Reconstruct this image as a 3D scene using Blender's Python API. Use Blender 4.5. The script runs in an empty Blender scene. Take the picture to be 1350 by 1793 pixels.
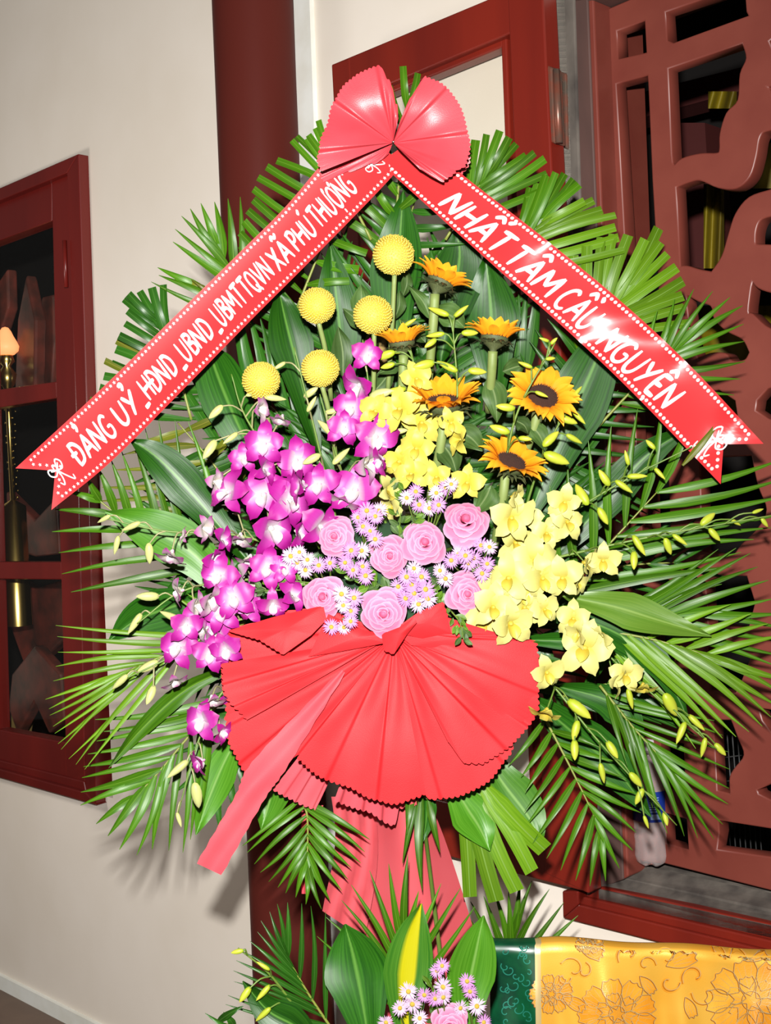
import bpy, math, random
from math import sin, cos, pi, radians, sqrt, atan2
from mathutils import Vector, Matrix
rnd = random.Random(7)
scene = bpy.context.scene
COL = scene.collection

# ------------------------------------------------------------------ camera
FPX, CX, CY = 2200.0, 675.0, 896.5
ROLL, PITCH = 0.040, -0.0159
CAM = Vector((0, 0, 1.466))
F = Vector((0, cos(PITCH), sin(PITCH)))
_U0 = Vector((0, -sin(PITCH), cos(PITCH)))
_X0 = Vector((1, 0, 0))
R = (_X0 * cos(ROLL) - _U0 * sin(ROLL)).normalized()
U = (_X0 * sin(ROLL) + _U0 * cos(ROLL)).normalized()
cam_data = bpy.data.cameras.new('camera')
cam = bpy.data.objects.new('camera', cam_data)
COL.objects.link(cam)
cam.matrix_world = Matrix(((R.x, U.x, -F.x, CAM.x), (R.y, U.y, -F.y, CAM.y), (R.z, U.z, -F.z, CAM.z), (0, 0, 0, 1)))
cam_data.sensor_width = 36.0
cam_data.sensor_fit = 'AUTO'
cam_data.lens = FPX / 1793.0 * 36.0
cam_data.clip_start = 0.05
scene.camera = cam

# ------------------------------------------------------------------ world, lamps, exposure
world = bpy.data.worlds.new('world')
scene.world = world
world.use_nodes = True
world.node_tree.nodes['Background'].inputs[0].default_value = (1.0, 0.95, 0.9, 1)
world.node_tree.nodes['Background'].inputs[1].default_value = 0.10
def lamp(name, loc, target, energy, radius, color, angle=None):
    l = bpy.data.lights.new(name, 'SPOT' if angle else 'POINT')
    l.energy = energy; l.shadow_soft_size = radius; l.color = color
    if angle:
        l.spot_size = angle; l.spot_blend = 1.0
    o = bpy.data.objects.new(name, l); COL.objects.link(o)
    o.location = loc
    o.rotation_euler = (Vector(target) - Vector(loc)).to_track_quat('-Z', 'Y').to_euler()
    return o
lamp('flash_lamp', (-0.02, -0.02, CAM.z + 0.155), (-1.0, 2.6, CAM.z - 0.1), 455, 0.02, (1.0, 0.98, 0.95), radians(135))
# added fill light, unseen left of the frame, brightens the left wall
lamp('left_wall_fill', CAM + R * (-1.75) + U * 0.1 + F * 2.75, (0, 3, 1), 22, 0.15, (1.0, 0.93, 0.86))
scene.view_settings.view_transform = 'Standard'
scene.view_settings.look = 'None'
scene.view_settings.gamma = 1.0
scene.view_settings.exposure = 0.0
scene.view_settings.use_curve_mapping = False

# ------------------------------------------------------------------ geometry helpers
def P(x, y, d):
    return CAM + R * ((x - CX) * d / FPX) + U * ((CY - y) * d / FPX) + F * d
# wall plane: horizontal direction from the vanishing point of its horizontals
_v = R * (-1500 - CX) + U * (CY - 948) + F * FPX
WD = Vector((_v.x, _v.y, 0)).normalized() * -1.0        # towards the right of the picture
ZUP = Vector((0, 0, 1))
WN = Vector((WD.y, -WD.x, 0)).normalized()
W0 = P(CX, CY, 5600.0 / (CX + 1500))
if WN.dot(CAM - W0) < 0: WN = -WN
def W(x, y, off=0.0):
    "point where the sight line of pixel x,y meets the plane `off` metres in front of the wall"
    ray = P(x, y, 1.0) - CAM
    t = (W0 + WN * off - CAM).dot(WN) / ray.dot(WN)
    return CAM + ray * t
def wl(p):  # world -> wall coordinates (s along the wall, z up, off out of the wall)
    q = p - W0
    return q.dot(WD), p.z, q.dot(WN)
def wp(s, z, off=0.0):
    v = W0 + WD * s + WN * off
    return Vector((v.x, v.y, z))

def tag(o, label=None, cat=None, group=None, kind=None):
    if label: o['label'] = label
    if cat: o['category'] = cat
    if group: o['group'] = group
    if kind: o['kind'] = kind
    return o
def empty(name, loc, label=None, cat=None, group=None, kind=None, mat=None):
    o = bpy.data.objects.new(name, None); COL.objects.link(o)
    o.empty_display_size = 0.02
    if mat is not None: o.matrix_world = Matrix.Translation(loc) @ mat.to_4x4()
    else: o.location = loc
    tag(o, label, cat, group, kind)
    return o
def make_mesh(name, verts, faces, mats, uvs=None, smooth=True, midx=None):
    me = bpy.data.meshes.new(name)
    me.from_pydata([tuple(v) for v in verts], [], faces)
    for m in (mats if isinstance(mats, (list, tuple)) else [mats]): me.materials.append(m)
    if uvs:
        ul = me.uv_layers.new(name='UVMap')
        flat = []
        for l in me.loops: flat.extend(uvs[l.vertex_index])
        ul.data.foreach_set('uv', flat)
    if smooth: me.polygons.foreach_set('use_smooth', [True] * len(me.polygons))
    if midx: me.polygons.foreach_set('material_index', midx)
    me.update()
    return me
def obj(name, me, parent=None, loc=None, rot=None, label=None, cat=None, group=None, kind=None, scale=None):
    o = bpy.data.objects.new(name, me); COL.objects.link(o)
    if parent is not None: o.parent = parent
    if rot is not None:
        M = (Matrix.Translation(loc if loc is not None else Vector((0, 0, 0))) @ rot.to_4x4())
        if scale: M = M @ Matrix.Scale(scale, 4)
        o.matrix_basis = M
    elif loc is not None:
        o.location = loc
        if scale: o.scale = (scale,) * 3
    tag(o, label, cat, group, kind)
    return o
class MB:
    def __init__(s): s.v = []; s.f = []; s.uv = []; s.mi = []
    def add(s, verts, faces, uvs=None, mi=0):
        n = len(s.v); s.v += [Vector(v) for v in verts]
        s.f += [tuple(i + n for i in f) for f in faces]
        s.uv += (uvs if uvs else [(0.5, 0.5)] * len(verts))
        s.mi += [mi] * len(faces)
    def mesh(s, name, mats, origin=Vector((0, 0, 0)), smooth=True):
        return make_mesh(name, [v - origin for v in s.v], s.f, mats, s.uv, smooth, s.mi)
    def grid(s, fn, nu, nv, mi=0, closed=False):
        vs = []; uv = []
        for j in range(nv + 1):
            for i in range(nu + 1):
                vs.append(fn(i / nu, j / nv)); uv.append((i / nu, j / nv))
        fs = [(j * (nu + 1) + i, j * (nu + 1) + i + 1, (j + 1) * (nu + 1) + i + 1, (j + 1) * (nu + 1) + i) for j in range(nv) for i in range(nu)]
        s.add(vs, fs, uv, mi)
    def tube(s, pts, r0, r1=None, n=6, mi=0, cap=True):
        r1 = r0 if r1 is None else r1
        pts = [Vector(p) for p in pts]; m = len(pts); vs = []; uv = []
        up = None
        for k, p in enumerate(pts):
            t = (pts[min(k + 1, m - 1)] - pts[max(k - 1, 0)]).normalized()
            if up is None:
                up = t.orthogonal().normalized()
            up = (up - t * up.dot(t)).normalized(); b = t.cross(up)
            r = r0 + (r1 - r0) * k / max(1, m - 1)
            for i in range(n):
                a = 2 * pi * i / n
                vs.append(p + up * (r * cos(a)) + b * (r * sin(a))); uv.append((i / n, k / max(1, m - 1)))
        fs = [(k * n + i, k * n + (i + 1) % n, (k + 1) * n + (i + 1) % n, (k + 1) * n + i) for k in range(m - 1) for i in range(n)]
        if cap: fs += [tuple(reversed(range(n))), tuple((m - 1) * n + i for i in range(n))]
        s.add(vs, fs, uv, mi)
    def box8(s, c, mi=0):  # 8 corners: front 4 (ccw), back 4
        s.add(c, [(0, 1, 2, 3), (7, 6, 5, 4), (0, 4, 5, 1), (1, 5, 6, 2), (2, 6, 7, 3), (3, 7, 4, 0)], None, mi)
    def prism(s, poly, vec, mi=0):
        n = len(poly); poly = [Vector(p) for p in poly]
        s.add(poly + [p + vec for p in poly], [tuple(range(n)), tuple(reversed(range(n, 2 * n)))] + [(i, i + n, (i + 1) % n + n, (i + 1) % n) for i in range(n)], None, mi)
    def lathe(s, prof, base, n=24, mi=0, axis=None):
        vs = []; uv = []
        for k, (r, z) in enumerate(prof):
            for i in range(n):
                a = 2 * pi * i / n
                vs.append(base + Vector((r * cos(a), r * sin(a), z))); uv.append((i / n, k / (len(prof) - 1)))
        fs = [(k * n + i, k * n + (i + 1) % n, (k + 1) * n + (i + 1) % n, (k + 1) * n + i) for k in range(len(prof) - 1) for i in range(n)]
        s.add(vs, fs, uv, mi)
def spline(pts, n):
    "Catmull-Rom through pts, n+1 samples"
    pts = [tuple(float(c) for c in p) for p in pts]
    if len(pts) == 2: return [tuple(a + (b - a) * i / n for a, b in zip(*pts)) for i in range(n + 1)]
    P0 = [tuple(2 * a - b for a, b in zip(pts[0], pts[1]))] + pts + [tuple(2 * a - b for a, b in zip(pts[-1], pts[-2]))]
    out = []; m = len(pts) - 1
    for i in range(n + 1):
        t = i / n * m; k = min(int(t), m - 1); t -= k
        a, b, c, d = P0[k:k + 4]
        out.append(tuple(0.5 * (2 * b_ + (c_ - a_) * t + (2 * a_ - 5 * b_ + 4 * c_ - d_) * t * t + (3 * b_ - a_ - 3 * c_ + d_) * t ** 3) for a_, b_, c_, d_ in zip(a, b, c, d)))
    return out
def polyat(pts, t):
    "arc-length position on a polyline"
    L = [0]
    for a, b in zip(pts, pts[1:]): L.append(L[-1] + math.dist(a, b))
    s = t * L[-1]
    for i in range(len(pts) - 1):
        if s <= L[i + 1] or i == len(pts) - 2:
            k = (s - L[i]) / max(1e-9, L[i + 1] - L[i])
            return tuple(a + (b - a) * k for a, b in zip(pts[i], pts[i + 1]))
def basis(n, spin=0.0, up=None):
    "rotation whose Z is n (camera frame x right, y up, z to the viewer), X turned by spin in the picture"
    nw = (R * n[0] + U * n[1] - F * n[2]).normalized()
    x = R * cos(spin) + U * sin(spin)
    x = (x - nw * x.dot(nw)).normalized(); y = nw.cross(x)
    return Matrix((x, y, nw)).transposed()
def rz(a): return Matrix.Rotation(a, 3, 'Z')
def ry(a): return Matrix.Rotation(a, 3, 'Y')
def rx(a): return Matrix.Rotation(a, 3, 'X')

# ------------------------------------------------------------------ materials
ALB = 1.0   # the flash is strong: albedo = colour as photographed times this
def srgb(r, g, b):
    f = lambda c: (c / 12.92 if c <= 0.04045 else ((c + 0.055) / 1.055) ** 2.4)
    return (f(r / 255) * ALB, f(g / 255) * ALB, f(b / 255) * ALB, 1)
def mat(name, col, rough=0.5, spec=0.5, **kw):
    m = bpy.data.materials.new(name); m.use_nodes = True
    b = m.node_tree.nodes['Principled BSDF']
    b.inputs['Base Color'].default_value = col
    b.inputs['Roughness'].default_value = rough
    b.inputs['Specular IOR Level'].default_value = spec
    for k, v in kw.items(): b.inputs[k.replace('_', ' ')].default_value = v
    return m
def nd(m, t): return m.node_tree.nodes.new(t)
def lk(m, a, b): m.node_tree.links.new(a, b)
def ramp(m, src, stops, interp='LINEAR'):
    r = nd(m, 'ShaderNodeValToRGB'); cr = r.color_ramp; cr.interpolation = interp
    while len(cr.elements) < len(stops): cr.elements.new(0.5)
    for e, (p, c) in zip(cr.elements, stops): e.position = p; e.color = c
    lk(m, src, r.inputs[0]); return r.outputs[0]
def noise(m, scale, detail=3, vec=None, stretch=None, coord='Object'):
    tc = nd(m, 'ShaderNodeTexCoord'); v = tc.outputs[coord]
    if stretch:
        mp = nd(m, 'ShaderNodeMapping'); mp.inputs['Scale'].default_value = stretch; lk(m, v, mp.inputs[0]); v = mp.outputs[0]
    n = nd(m, 'ShaderNodeTexNoise'); n.inputs['Scale'].default_value = scale; n.inputs['Detail'].default_value = detail
    lk(m, v, n.inputs['Vector']); return n.outputs[0]
def bump(m, h, strength=0.3, dist=0.002):
    b = nd(m, 'ShaderNodeBump'); b.inputs['Strength'].default_value = strength; b.inputs['Distance'].default_value = dist
    lk(m, h, b.inputs['Height']); lk(m, b.outputs[0], m.node_tree.nodes['Principled BSDF'].inputs['Normal'])
def setcol(m, c): lk(m, c, m.node_tree.nodes['Principled BSDF'].inputs['Base Color'])
def mixc(m, fac, a, b, mode='MIX'):
    x = nd(m, 'ShaderNodeMix'); x.data_type = 'RGBA'; x.blend_type = mode
    for s, v in ((x.inputs[0], fac), (x.inputs[6], a), (x.inputs[7], b)):
        if isinstance(v, (int, float)): s.default_value = v
        elif isinstance(v, tuple): s.default_value = v
        else: lk(m, v, s)
    return x.outputs[2]
def sepuv(m):
    tc = nd(m, 'ShaderNodeTexCoord'); s = nd(m, 'ShaderNodeSeparateXYZ'); lk(m, tc.outputs['UV'], s.inputs[0]); return s.outputs[0], s.outputs[1]
def scl(c, k): return (c[0] * k, c[1] * k, c[2] * k, 1)
def mottled(name, c1, c2, scale=8, rough=0.5, bumpk=0, lo=0.35, hi=0.65, stretch=None, **kw):
    m = mat(name, c1, rough, **kw)
    n = noise(m, scale, 5, stretch=stretch)
    setcol(m, ramp(m, n, [(lo, c1), (hi, c2)]))
    if bumpk: bump(m, n, bumpk)
    return m
M = {}
M['wall'] = mottled('plaster_paint', srgb(230, 221, 209), srgb(224, 214, 200), 3, 0.85, 0.05)
M['trimwhite'] = mottled('pale_blue_paint', srgb(232, 234, 228), srgb(222, 222, 212), 14, 0.6)
M['floor'] = mottled('brown_floor', srgb(112, 92, 78), srgb(98, 80, 68), 6, 0.6)
M['column'] = mat('column_paint', srgb(82, 32, 26), 0.5, 0.08)
ALB = 0.8
M['wood'] = mottled('red_brown_wood', srgb(132, 36, 22), srgb(110, 28, 19), 6, 0.33, 0.08, stretch=(1, 1, 0.12))
M['wood2'] = mottled('left_window_wood', srgb(118, 28, 22), srgb(98, 22, 18), 6, 0.33, 0.05, stretch=(1, 1, 0.15))
ALB = 0.52
m = M['lattice'] = mottled('lattice_paint', srgb(158, 78, 64), srgb(146, 68, 56), 9, 0.42, 0.12)
m = M['jamb'] = mottled('brown_jamb', srgb(118, 84, 76), srgb(98, 72, 66), 16, 0.6, 0.2, stretch=(1, 1, .3))
m = M['grey'] = mottled('dusty_grey', srgb(132, 122, 112), srgb(84, 76, 70), 22, 0.85, 0.3, stretch=(1, 1, .5))
ALB = 1.0
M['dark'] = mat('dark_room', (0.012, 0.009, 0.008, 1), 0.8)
M['darkred'] = mat('dark_red_post', srgb(84, 34, 32), 0.6)
M['yellowcloth'] = mottled('yellow_cloth', srgb(150, 132, 6), srgb(104, 88, 4), 5, 0.6, stretch=(3, 3, .4))
M['metal'] = mottled('worn_hinge', srgb(128, 72, 56), srgb(92, 84, 74), 40, 0.35, 0.2, Metallic=0.4)
M['steel'] = mat('steel_pin', (0.8, 0.8, 0.8, 1), 0.2, Metallic=1.0)
m = M['glass'] = mat('window_glass', (0.75, 0.8, 0.8, 1), 0.02)
nt = m.node_tree; tr = nd(m, 'ShaderNodeBsdfTransparent'); gl = nd(m, 'ShaderNodeBsdfGlossy'); gl.inputs['Roughness'].default_value = 0.03
mx = nd(m, 'ShaderNodeMixShader'); fr = nd(m, 'ShaderNodeFresnel'); fr.inputs[0].default_value = 1.5
mx.inputs[0].default_value = 0.04; lk(m, tr.outputs[0], mx.inputs[1]); lk(m, gl.outputs[0], mx.inputs[2]); tr.inputs[0].default_value = (0.985, 0.985, 0.97, 1)
lk(m, mx.outputs[0], nt.nodes['Material Output'].inputs[0])
m = M['lampglow'] = mat('lamp_flame', (1, .5, .25, 1)); b = m.node_tree.nodes['Principled BSDF']
b.inputs['Emission Color'].default_value = (1.0, 0.34, 0.12, 1); b.inputs['Emission Strength'].default_value = 1.15
M['gold'] = mat('gilt_metal', srgb(220, 190, 110), 0.25, Metallic=1.0)
M['carved'] = mottled('carved_dark_wood', srgb(122, 58, 48), srgb(70, 46, 40), 14, 0.3, 0.4)
ALB = 0.43
# leaves
def leafmat(name, c1, c2, mid, rough=0.33, stripes=26, tipc=None):
    m = mat(name, c1, rough, 0.24)
    u, v = sepuv(m)
    w = nd(m, 'ShaderNodeTexWave'); w.inputs['Scale'].default_value = 1.0; w.inputs['Distortion'].default_value = 0
    cm = nd(m, 'ShaderNodeCombineXYZ'); mu = nd(m, 'ShaderNodeMath'); mu.operation = 'MULTIPLY'; mu.inputs[1].default_value = stripes / 6.28 * 1.0
    lk(m, u, mu.inputs[0]); lk(m, mu.outputs[0], cm.inputs[0])
    mv = nd(m, 'ShaderNodeMath'); mv.operation = 'MULTIPLY'; mv.inputs[1].default_value = .25; lk(m, v, mv.inputs[0]); lk(m, mv.outputs[0], cm.inputs[1])
    n = nd(m, 'ShaderNodeTexNoise'); n.inputs['Scale'].default_value = 4.5; n.inputs['Detail'].default_value = 3; lk(m, cm.outputs[0], n.inputs['Vector'])
    oi = nd(m, 'ShaderNodeObjectInfo')
    base = ramp(m, n.outputs[0], [(0.35, c1), (0.65, c2)])
    hs = nd(m, 'ShaderNodeHueSaturation'); lk(m, base, hs.inputs['Color'])
    mr = nd(m, 'ShaderNodeMapRange'); mr.inputs[3].default_value = 0.72; mr.inputs[4].default_value = 1.3; lk(m, oi.outputs['Random'], mr.inputs[0]); lk(m, mr.outputs[0], hs.inputs['Value'])
    mrib = ramp(m, u, [(0.455, (0, 0, 0, 1)), (0.495, (1, 1, 1, 1)), (0.505, (1, 1, 1, 1)), (0.545, (0, 0, 0, 1))])
    c = mixc(m, mrib, hs.outputs[0], mid)
    if tipc:
        c = mixc(m, ramp(m, v, [(0.955, (0, 0, 0, 1)), (0.99, (1, 1, 1, 1))]), c, tipc)
    setcol(m, c)
    bump(m, n.outputs[0], 0.25, 0.001)
    return m
M['frond'] = leafmat('palm_green', srgb(60, 112, 8), srgb(90, 144, 22), srgb(124, 168, 56), 0.38, 14)
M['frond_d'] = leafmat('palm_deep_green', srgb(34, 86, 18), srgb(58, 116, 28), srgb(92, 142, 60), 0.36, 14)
M['frond_l'] = leafmat('palm_light_green', srgb(96, 146, 16), srgb(128, 174, 36), srgb(148, 188, 90), 0.4, 14)
M['frond_o'] = leafmat('palm_olive', srgb(96, 112, 24), srgb(124, 128, 34), srgb(160, 150, 60), 0.4, 14)
M['broad'] = leafmat('broad_leaf', srgb(28, 84, 12), srgb(54, 118, 24), srgb(104, 162, 62), 0.40, 30)
M['broad_l'] = leafmat('broad_leaf_light', srgb(74, 142, 22), srgb(100, 166, 42), srgb(140, 190, 90), 0.40, 30)
M['broad_y'] = leafmat('broad_leaf_yellowish', srgb(98, 142, 40), srgb(118, 156, 54), srgb(146, 180, 84), 0.36, 30)
M['stem'] = mottled('stem_green', srgb(112, 150, 50), srgb(136, 168, 66), 20, 0.5)
M['thickstem'] = mottled('pale_stem_green', srgb(136, 160, 76), srgb(160, 180, 98), 30, 0.6)
M['pedicel'] = mat('orchid_pedicel', srgb(190, 186, 130), 0.5)
M['rachis'] = mat('rachis_yellow', srgb(160, 172, 70), 0.5)
M['leafy'] = leafmat('small_leaf', srgb(66, 98, 40), srgb(92, 124, 62), srgb(134, 156, 100), 0.5, 14)
M['sprig'] = leafmat('sprig_leaf', srgb(70, 118, 24), srgb(118, 158, 48), srgb(150, 180, 80), 0.4, 8)
m = M['varieg'] = leafmat('variegated_leaf', srgb(50, 112, 26), srgb(84, 140, 40), srgb(220, 220, 40), 0.33, 30)
u, v = sepuv(m); b = m.node_tree.nodes['Principled BSDF']; src = b.inputs['Base Color'].links[0].from_socket
setcol(m, mixc(m, ramp(m, u, [(0.27, (0, 0, 0, 1)), (0.37, (1, 1, 1, 1)), (0.62, (1, 1, 1, 1)), (0.68, (0, 0, 0, 1))]), src, srgb(214, 206, 22)))
ALB = 0.50
# petals: colour runs along the petal (UV v)
def petalmat(name, stops, rough=0.5, sub=0.0, vein=0.0):
    m = mat(name, stops[-1][1], rough, 0.3)
    u, v = sepuv(m); c = ramp(m, v, stops)
    if vein:
        cm = nd(m, 'ShaderNodeCombineXYZ'); mu = nd(m, 'ShaderNodeMath'); mu.operation = 'MULTIPLY'; mu.inputs[1].default_value = 5
        lk(m, u, mu.inputs[0]); lk(m, mu.outputs[0], cm.inputs[0]); n = nd(m, 'ShaderNodeTexNoise'); n.inputs['Scale'].default_value = 3; lk(m, cm.outputs[0], n.inputs['Vector'])
        hs = nd(m, 'ShaderNodeHueSaturation'); mr = nd(m, 'ShaderNodeMapRange'); mr.inputs[3].default_value = 1 - vein; mr.inputs[4].default_value = 1 + vein
        lk(m, n.outputs[0], mr.inputs[0]); lk(m, mr.outputs[0], hs.inputs['Value']); lk(m, c, hs.inputs['Color']); c = hs.outputs[0]
    setcol(m, c)
    if sub:
        b = m.node_tree.nodes['Principled BSDF']; tl = nd(m, 'ShaderNodeBsdfTranslucent'); lk(m, c, tl.inputs[0])
        mx = nd(m, 'ShaderNodeMixShader'); mx.inputs[0].default_value = sub; lk(m, b.outputs[0], mx.inputs[1]); lk(m, tl.outputs[0], mx.inputs[2])
        lk(m, mx.outputs[0], m.node_tree.nodes['Material Output'].inputs[0])
    return m
ALB = 0.44
M['purple'] = petalmat('purple_orchid_petal', [(0.0, srgb(255, 246, 246)), (0.16, srgb(252, 226, 242)), (0.42, srgb(226, 84, 196)), (0.72, srgb(206, 36, 168)), (1.0, srgb(188, 20, 146))], 0.45, 0.12, 0.12)
M['purple_w'] = petalmat('pale_orchid_petal', [(0.0, srgb(244, 240, 205)), (0.5, srgb(245, 228, 228)), (0.8, srgb(226, 140, 205)), (1.0, srgb(190, 40, 150))], 0.5, 0.12, 0.1)
ALB = 0.48
M['purple_lip'] = petalmat('orchid_lip', [(0.0, srgb(255, 252, 236)), (0.6, srgb(255, 240, 246)), (1.0, srgb(206, 60, 170))], 0.5, 0.1)
M['yorchid'] = petalmat('yellow_orchid_petal', [(0.0, srgb(246, 226, 90)), (0.4, srgb(252, 244, 140)), (1.0, srgb(252, 246, 152))], 0.5, 0.15, 0.08)
M['yorchid2'] = petalmat('deep_yellow_orchid_petal', [(0.0, srgb(242, 224, 70)), (1.0, srgb(252, 238, 112))], 0.5, 0.15, 0.08)
M['ylip'] = petalmat('yellow_orchid_lip', [(0.0, srgb(226, 190, 40)), (1.0, srgb(252, 240, 110))], 0.5, 0.1)
M['budp'] = petalmat('pale_orchid_bud', [(0.0, srgb(214, 222, 130)), (1.0, srgb(224, 226, 150))], 0.5)
M['budy'] = petalmat('yellow_orchid_bud', [(0.0, srgb(180, 206, 40)), (1.0, srgb(226, 228, 80))], 0.45)
M['rose'] = petalmat('pink_rose_petal', [(0.0, srgb(226, 70, 110)), (0.5, srgb(248, 112, 160)), (0.86, srgb(252, 138, 184)), (1.0, srgb(255, 188, 220))], 0.6, 0.15, 0.03)  # deeper base and paler rim painted in place of shadow lines between petals
M['aster'] = petalmat('lilac_aster_ray', [(0.0, srgb(236, 186, 232)), (1.0, srgb(226, 140, 228))], 0.6, 0.1)
M['aster_w'] = petalmat('pale_aster_ray', [(0.0, srgb(246, 218, 240)), (1.0, srgb(240, 196, 240))], 0.6, 0.1)
M['asterdisc'] = mottled('aster_disc', srgb(238, 190, 50), srgb(240, 216, 90), 400, 0.7, 0.5)
M['mum'] = petalmat('yellow_floret', [(0.0, srgb(240, 196, 40)), (1.0, srgb(255, 232, 112))], 0.6)
ALB = 0.9
M['sunp'] = petalmat('orange_sunflower_petal', [(0.0, srgb(240, 140, 10)), (0.4, srgb(253, 172, 30)), (1.0, srgb(254, 188, 48))], 0.6, 0.4, 0.12)
ALB = 0.42
M['sund'] = mottled('sunflower_disc', srgb(66, 26, 12), srgb(118, 62, 22), 300, 0.8, 0.8)
M['calyx'] = mottled('sunflower_calyx', srgb(74, 88, 44), srgb(108, 118, 66), 40, 0.7)
ALB = 0.46
# red nonwoven cloth, satin ribbon, prints
def fabric(name, c, c2, rough=0.7, bk=0.2, sc=900, spec=0.1):
    m = mat(name, c, rough, spec)
    n = noise(m, sc, 2); n2 = noise(m, 12, 2)
    setcol(m, mixc(m, ramp(m, n2, [(0.35, (0, 0, 0, 1)), (0.7, (1, 1, 1, 1))]), c, c2))
    bump(m, n, bk, 0.0006)
    return m
M['wrap'] = fabric('red_nonwoven', srgb(250, 50, 56), srgb(252, 62, 68), 0.5, 0.35)
M['bow'] = fabric('coral_nonwoven', srgb(246, 76, 88), srgb(250, 92, 104), 0.38, 0.25, 700, 0.3)
M['streamer'] = fabric('pink_nonwoven', srgb(248, 92, 104), srgb(250, 106, 116), 0.5, 0.4)
M['cover'] = fabric('stand_cover_cloth', srgb(244, 98, 106), srgb(248, 108, 116), 0.75, 0.2)
m = M['ribbon'] = mat('red_satin_ribbon', srgb(246, 62, 66), 0.24, 0.45)
M['print'] = mat('white_print', srgb(252, 246, 244), 0.35)
ALB = 0.85
M['goldsatin'] = fabric('gold_brocade', srgb(250, 182, 60), srgb(252, 196, 80), 0.34, 0.15, 500, 0.6)
m = M['goldsatin']; b = m.node_tree.nodes['Principled BSDF']; b.inputs['Metallic'].default_value = 0.3
M['motif'] = fabric('brocade_motif', srgb(218, 138, 22), srgb(238, 176, 60), 0.4, 0.6, 420, 0.6)
M['thread'] = mat('brocade_gold_thread', srgb(255, 226, 160), 0.3, Metallic=0.6)
M['threaddk'] = mat('brocade_brown_outline', srgb(150, 84, 14), 0.4)
M['greenb'] = mottled('green_brocade', srgb(8, 78, 44), srgb(4, 52, 34), 30, 0.32)
M['greenm'] = mat('green_brocade_motif', srgb(40, 130, 108), 0.35, Metallic=0.3)
ALB = 0.7
m = M['bottle'] = mat('clear_bottle_plastic', (0.95, 0.86, 0.84, 1), 0.06, 0.8, Transmission_Weight=0.78, IOR=1.25)
M['label'] = mat('blue_label', srgb(18, 50, 140), 0.35)
M['labeltxt'] = mat('label_white_print', srgb(150, 180, 225), 0.4)
M['cap'] = mat('bottle_cap', srgb(225, 222, 225), 0.4)
M['bamboo'] = mat('bamboo', srgb(168, 140, 86), 0.6)
M['foam'] = mottled('floral_foam', srgb(30, 70, 34), srgb(22, 52, 26), 20, 0.9)

#=============================================================== SETTING
TH = 0.22
sL1, zLt, _ = wl(W(150, 300)); _, zLb, _ = wl(W(150, 1385))
sR0 = wl(W(1015, 700))[0]; zRb = wl(W(1100, 1600))[1]; zRt = wl(W(1045, -30))[1]
sL0 = sL1 - 1.1; sR1 = sR0 + 1.35
smin, smax, ztop = -7.0, 2.6, 3.4
def wallquads():
    mb = MB()
    S = [smin, sL0, sL1, sR0, sR1, smax]; 
    def col(s0, s1, z0, z1):
        a = [wp(s0, z0), wp(s1, z0), wp(s1, z1), wp(s0, z1)]
        mb.prism(a, -WN * TH)
    col(S[0], S[1], 0, ztop); col(S[1], S[2], 0, zLb); col(S[1], S[2], zLt, ztop)
    col(S[2], S[3], 0, ztop); col(S[3], S[4], 0, zRb); col(S[3], S[4], zRt, ztop); col(S[4], S[5], 0, ztop)
    return mb
obj('wall_back', wallquads().mesh('wall_back', M['wall'], smooth=False), kind='structure', label='cream plastered wall behind the flower stand')
mb = MB(); mb.add([(-6, -5, 0), (6, -5, 0), (6, 8, 0), (-6, 8, 0)], [(0, 1, 2, 3)])
obj('floor', mb.mesh('floor', M['floor'], smooth=False), kind='structure')
# baseboard on the left, pale strip
mb = MB()
zb = wl(W(0, 1703))[1]
mb.prism([wp(smin, 0), wp(smax, 0), wp(smax, zb), wp(smin, zb)], WN * 0.012)
obj('baseboard_back', mb.mesh('baseboard_back', M['trimwhite'], smooth=False), kind='structure')
# interior behind the windows
mb = MB()
for q in ([(smin, -0.02), (smax, -0.02), (smax, -2.2), (smin, -2.2)],):
    pass
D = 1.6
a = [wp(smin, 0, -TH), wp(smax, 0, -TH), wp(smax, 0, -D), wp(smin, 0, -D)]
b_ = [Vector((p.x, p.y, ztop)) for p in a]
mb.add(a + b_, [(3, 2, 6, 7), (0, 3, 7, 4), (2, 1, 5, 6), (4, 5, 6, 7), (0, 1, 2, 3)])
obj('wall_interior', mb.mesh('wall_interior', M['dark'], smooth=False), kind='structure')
# column
pT = P(447, 0, 2.72); pB = P(512, 1793, 2.72)
cx_, cy_ = (pT.x + pB.x) / 2, (pT.y + pB.y) / 2
mb = MB(); mb.lathe([(0.0875, 0.0), (0.0875, ztop)], Vector((cx_, cy_, 0)), 48)
obj('column', mb.mesh('column', M['column']), label='round dark red column standing against the cream wall', kind='structure')
# narrow pale strip right of the column
mb = MB()
a = [W(513, -20, 0.012), W(541, -20, 0.012), W(606, 1800, 0.012), W(578, 1800, 0.012)]
mb.prism(a, -WN * 0.014)
obj('trim_1', mb.mesh('trim_1', M['trimwhite'], smooth=False), kind='structure', label='narrow pale blue strip beside the column')

def wbar(mb, px, off, th, mi=0):
    "pixel outline on the plane `off`, extruded back towards the wall by th"
    mb.prism([W(x, y, off) for x, y in px], -WN * th, mi)
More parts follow.
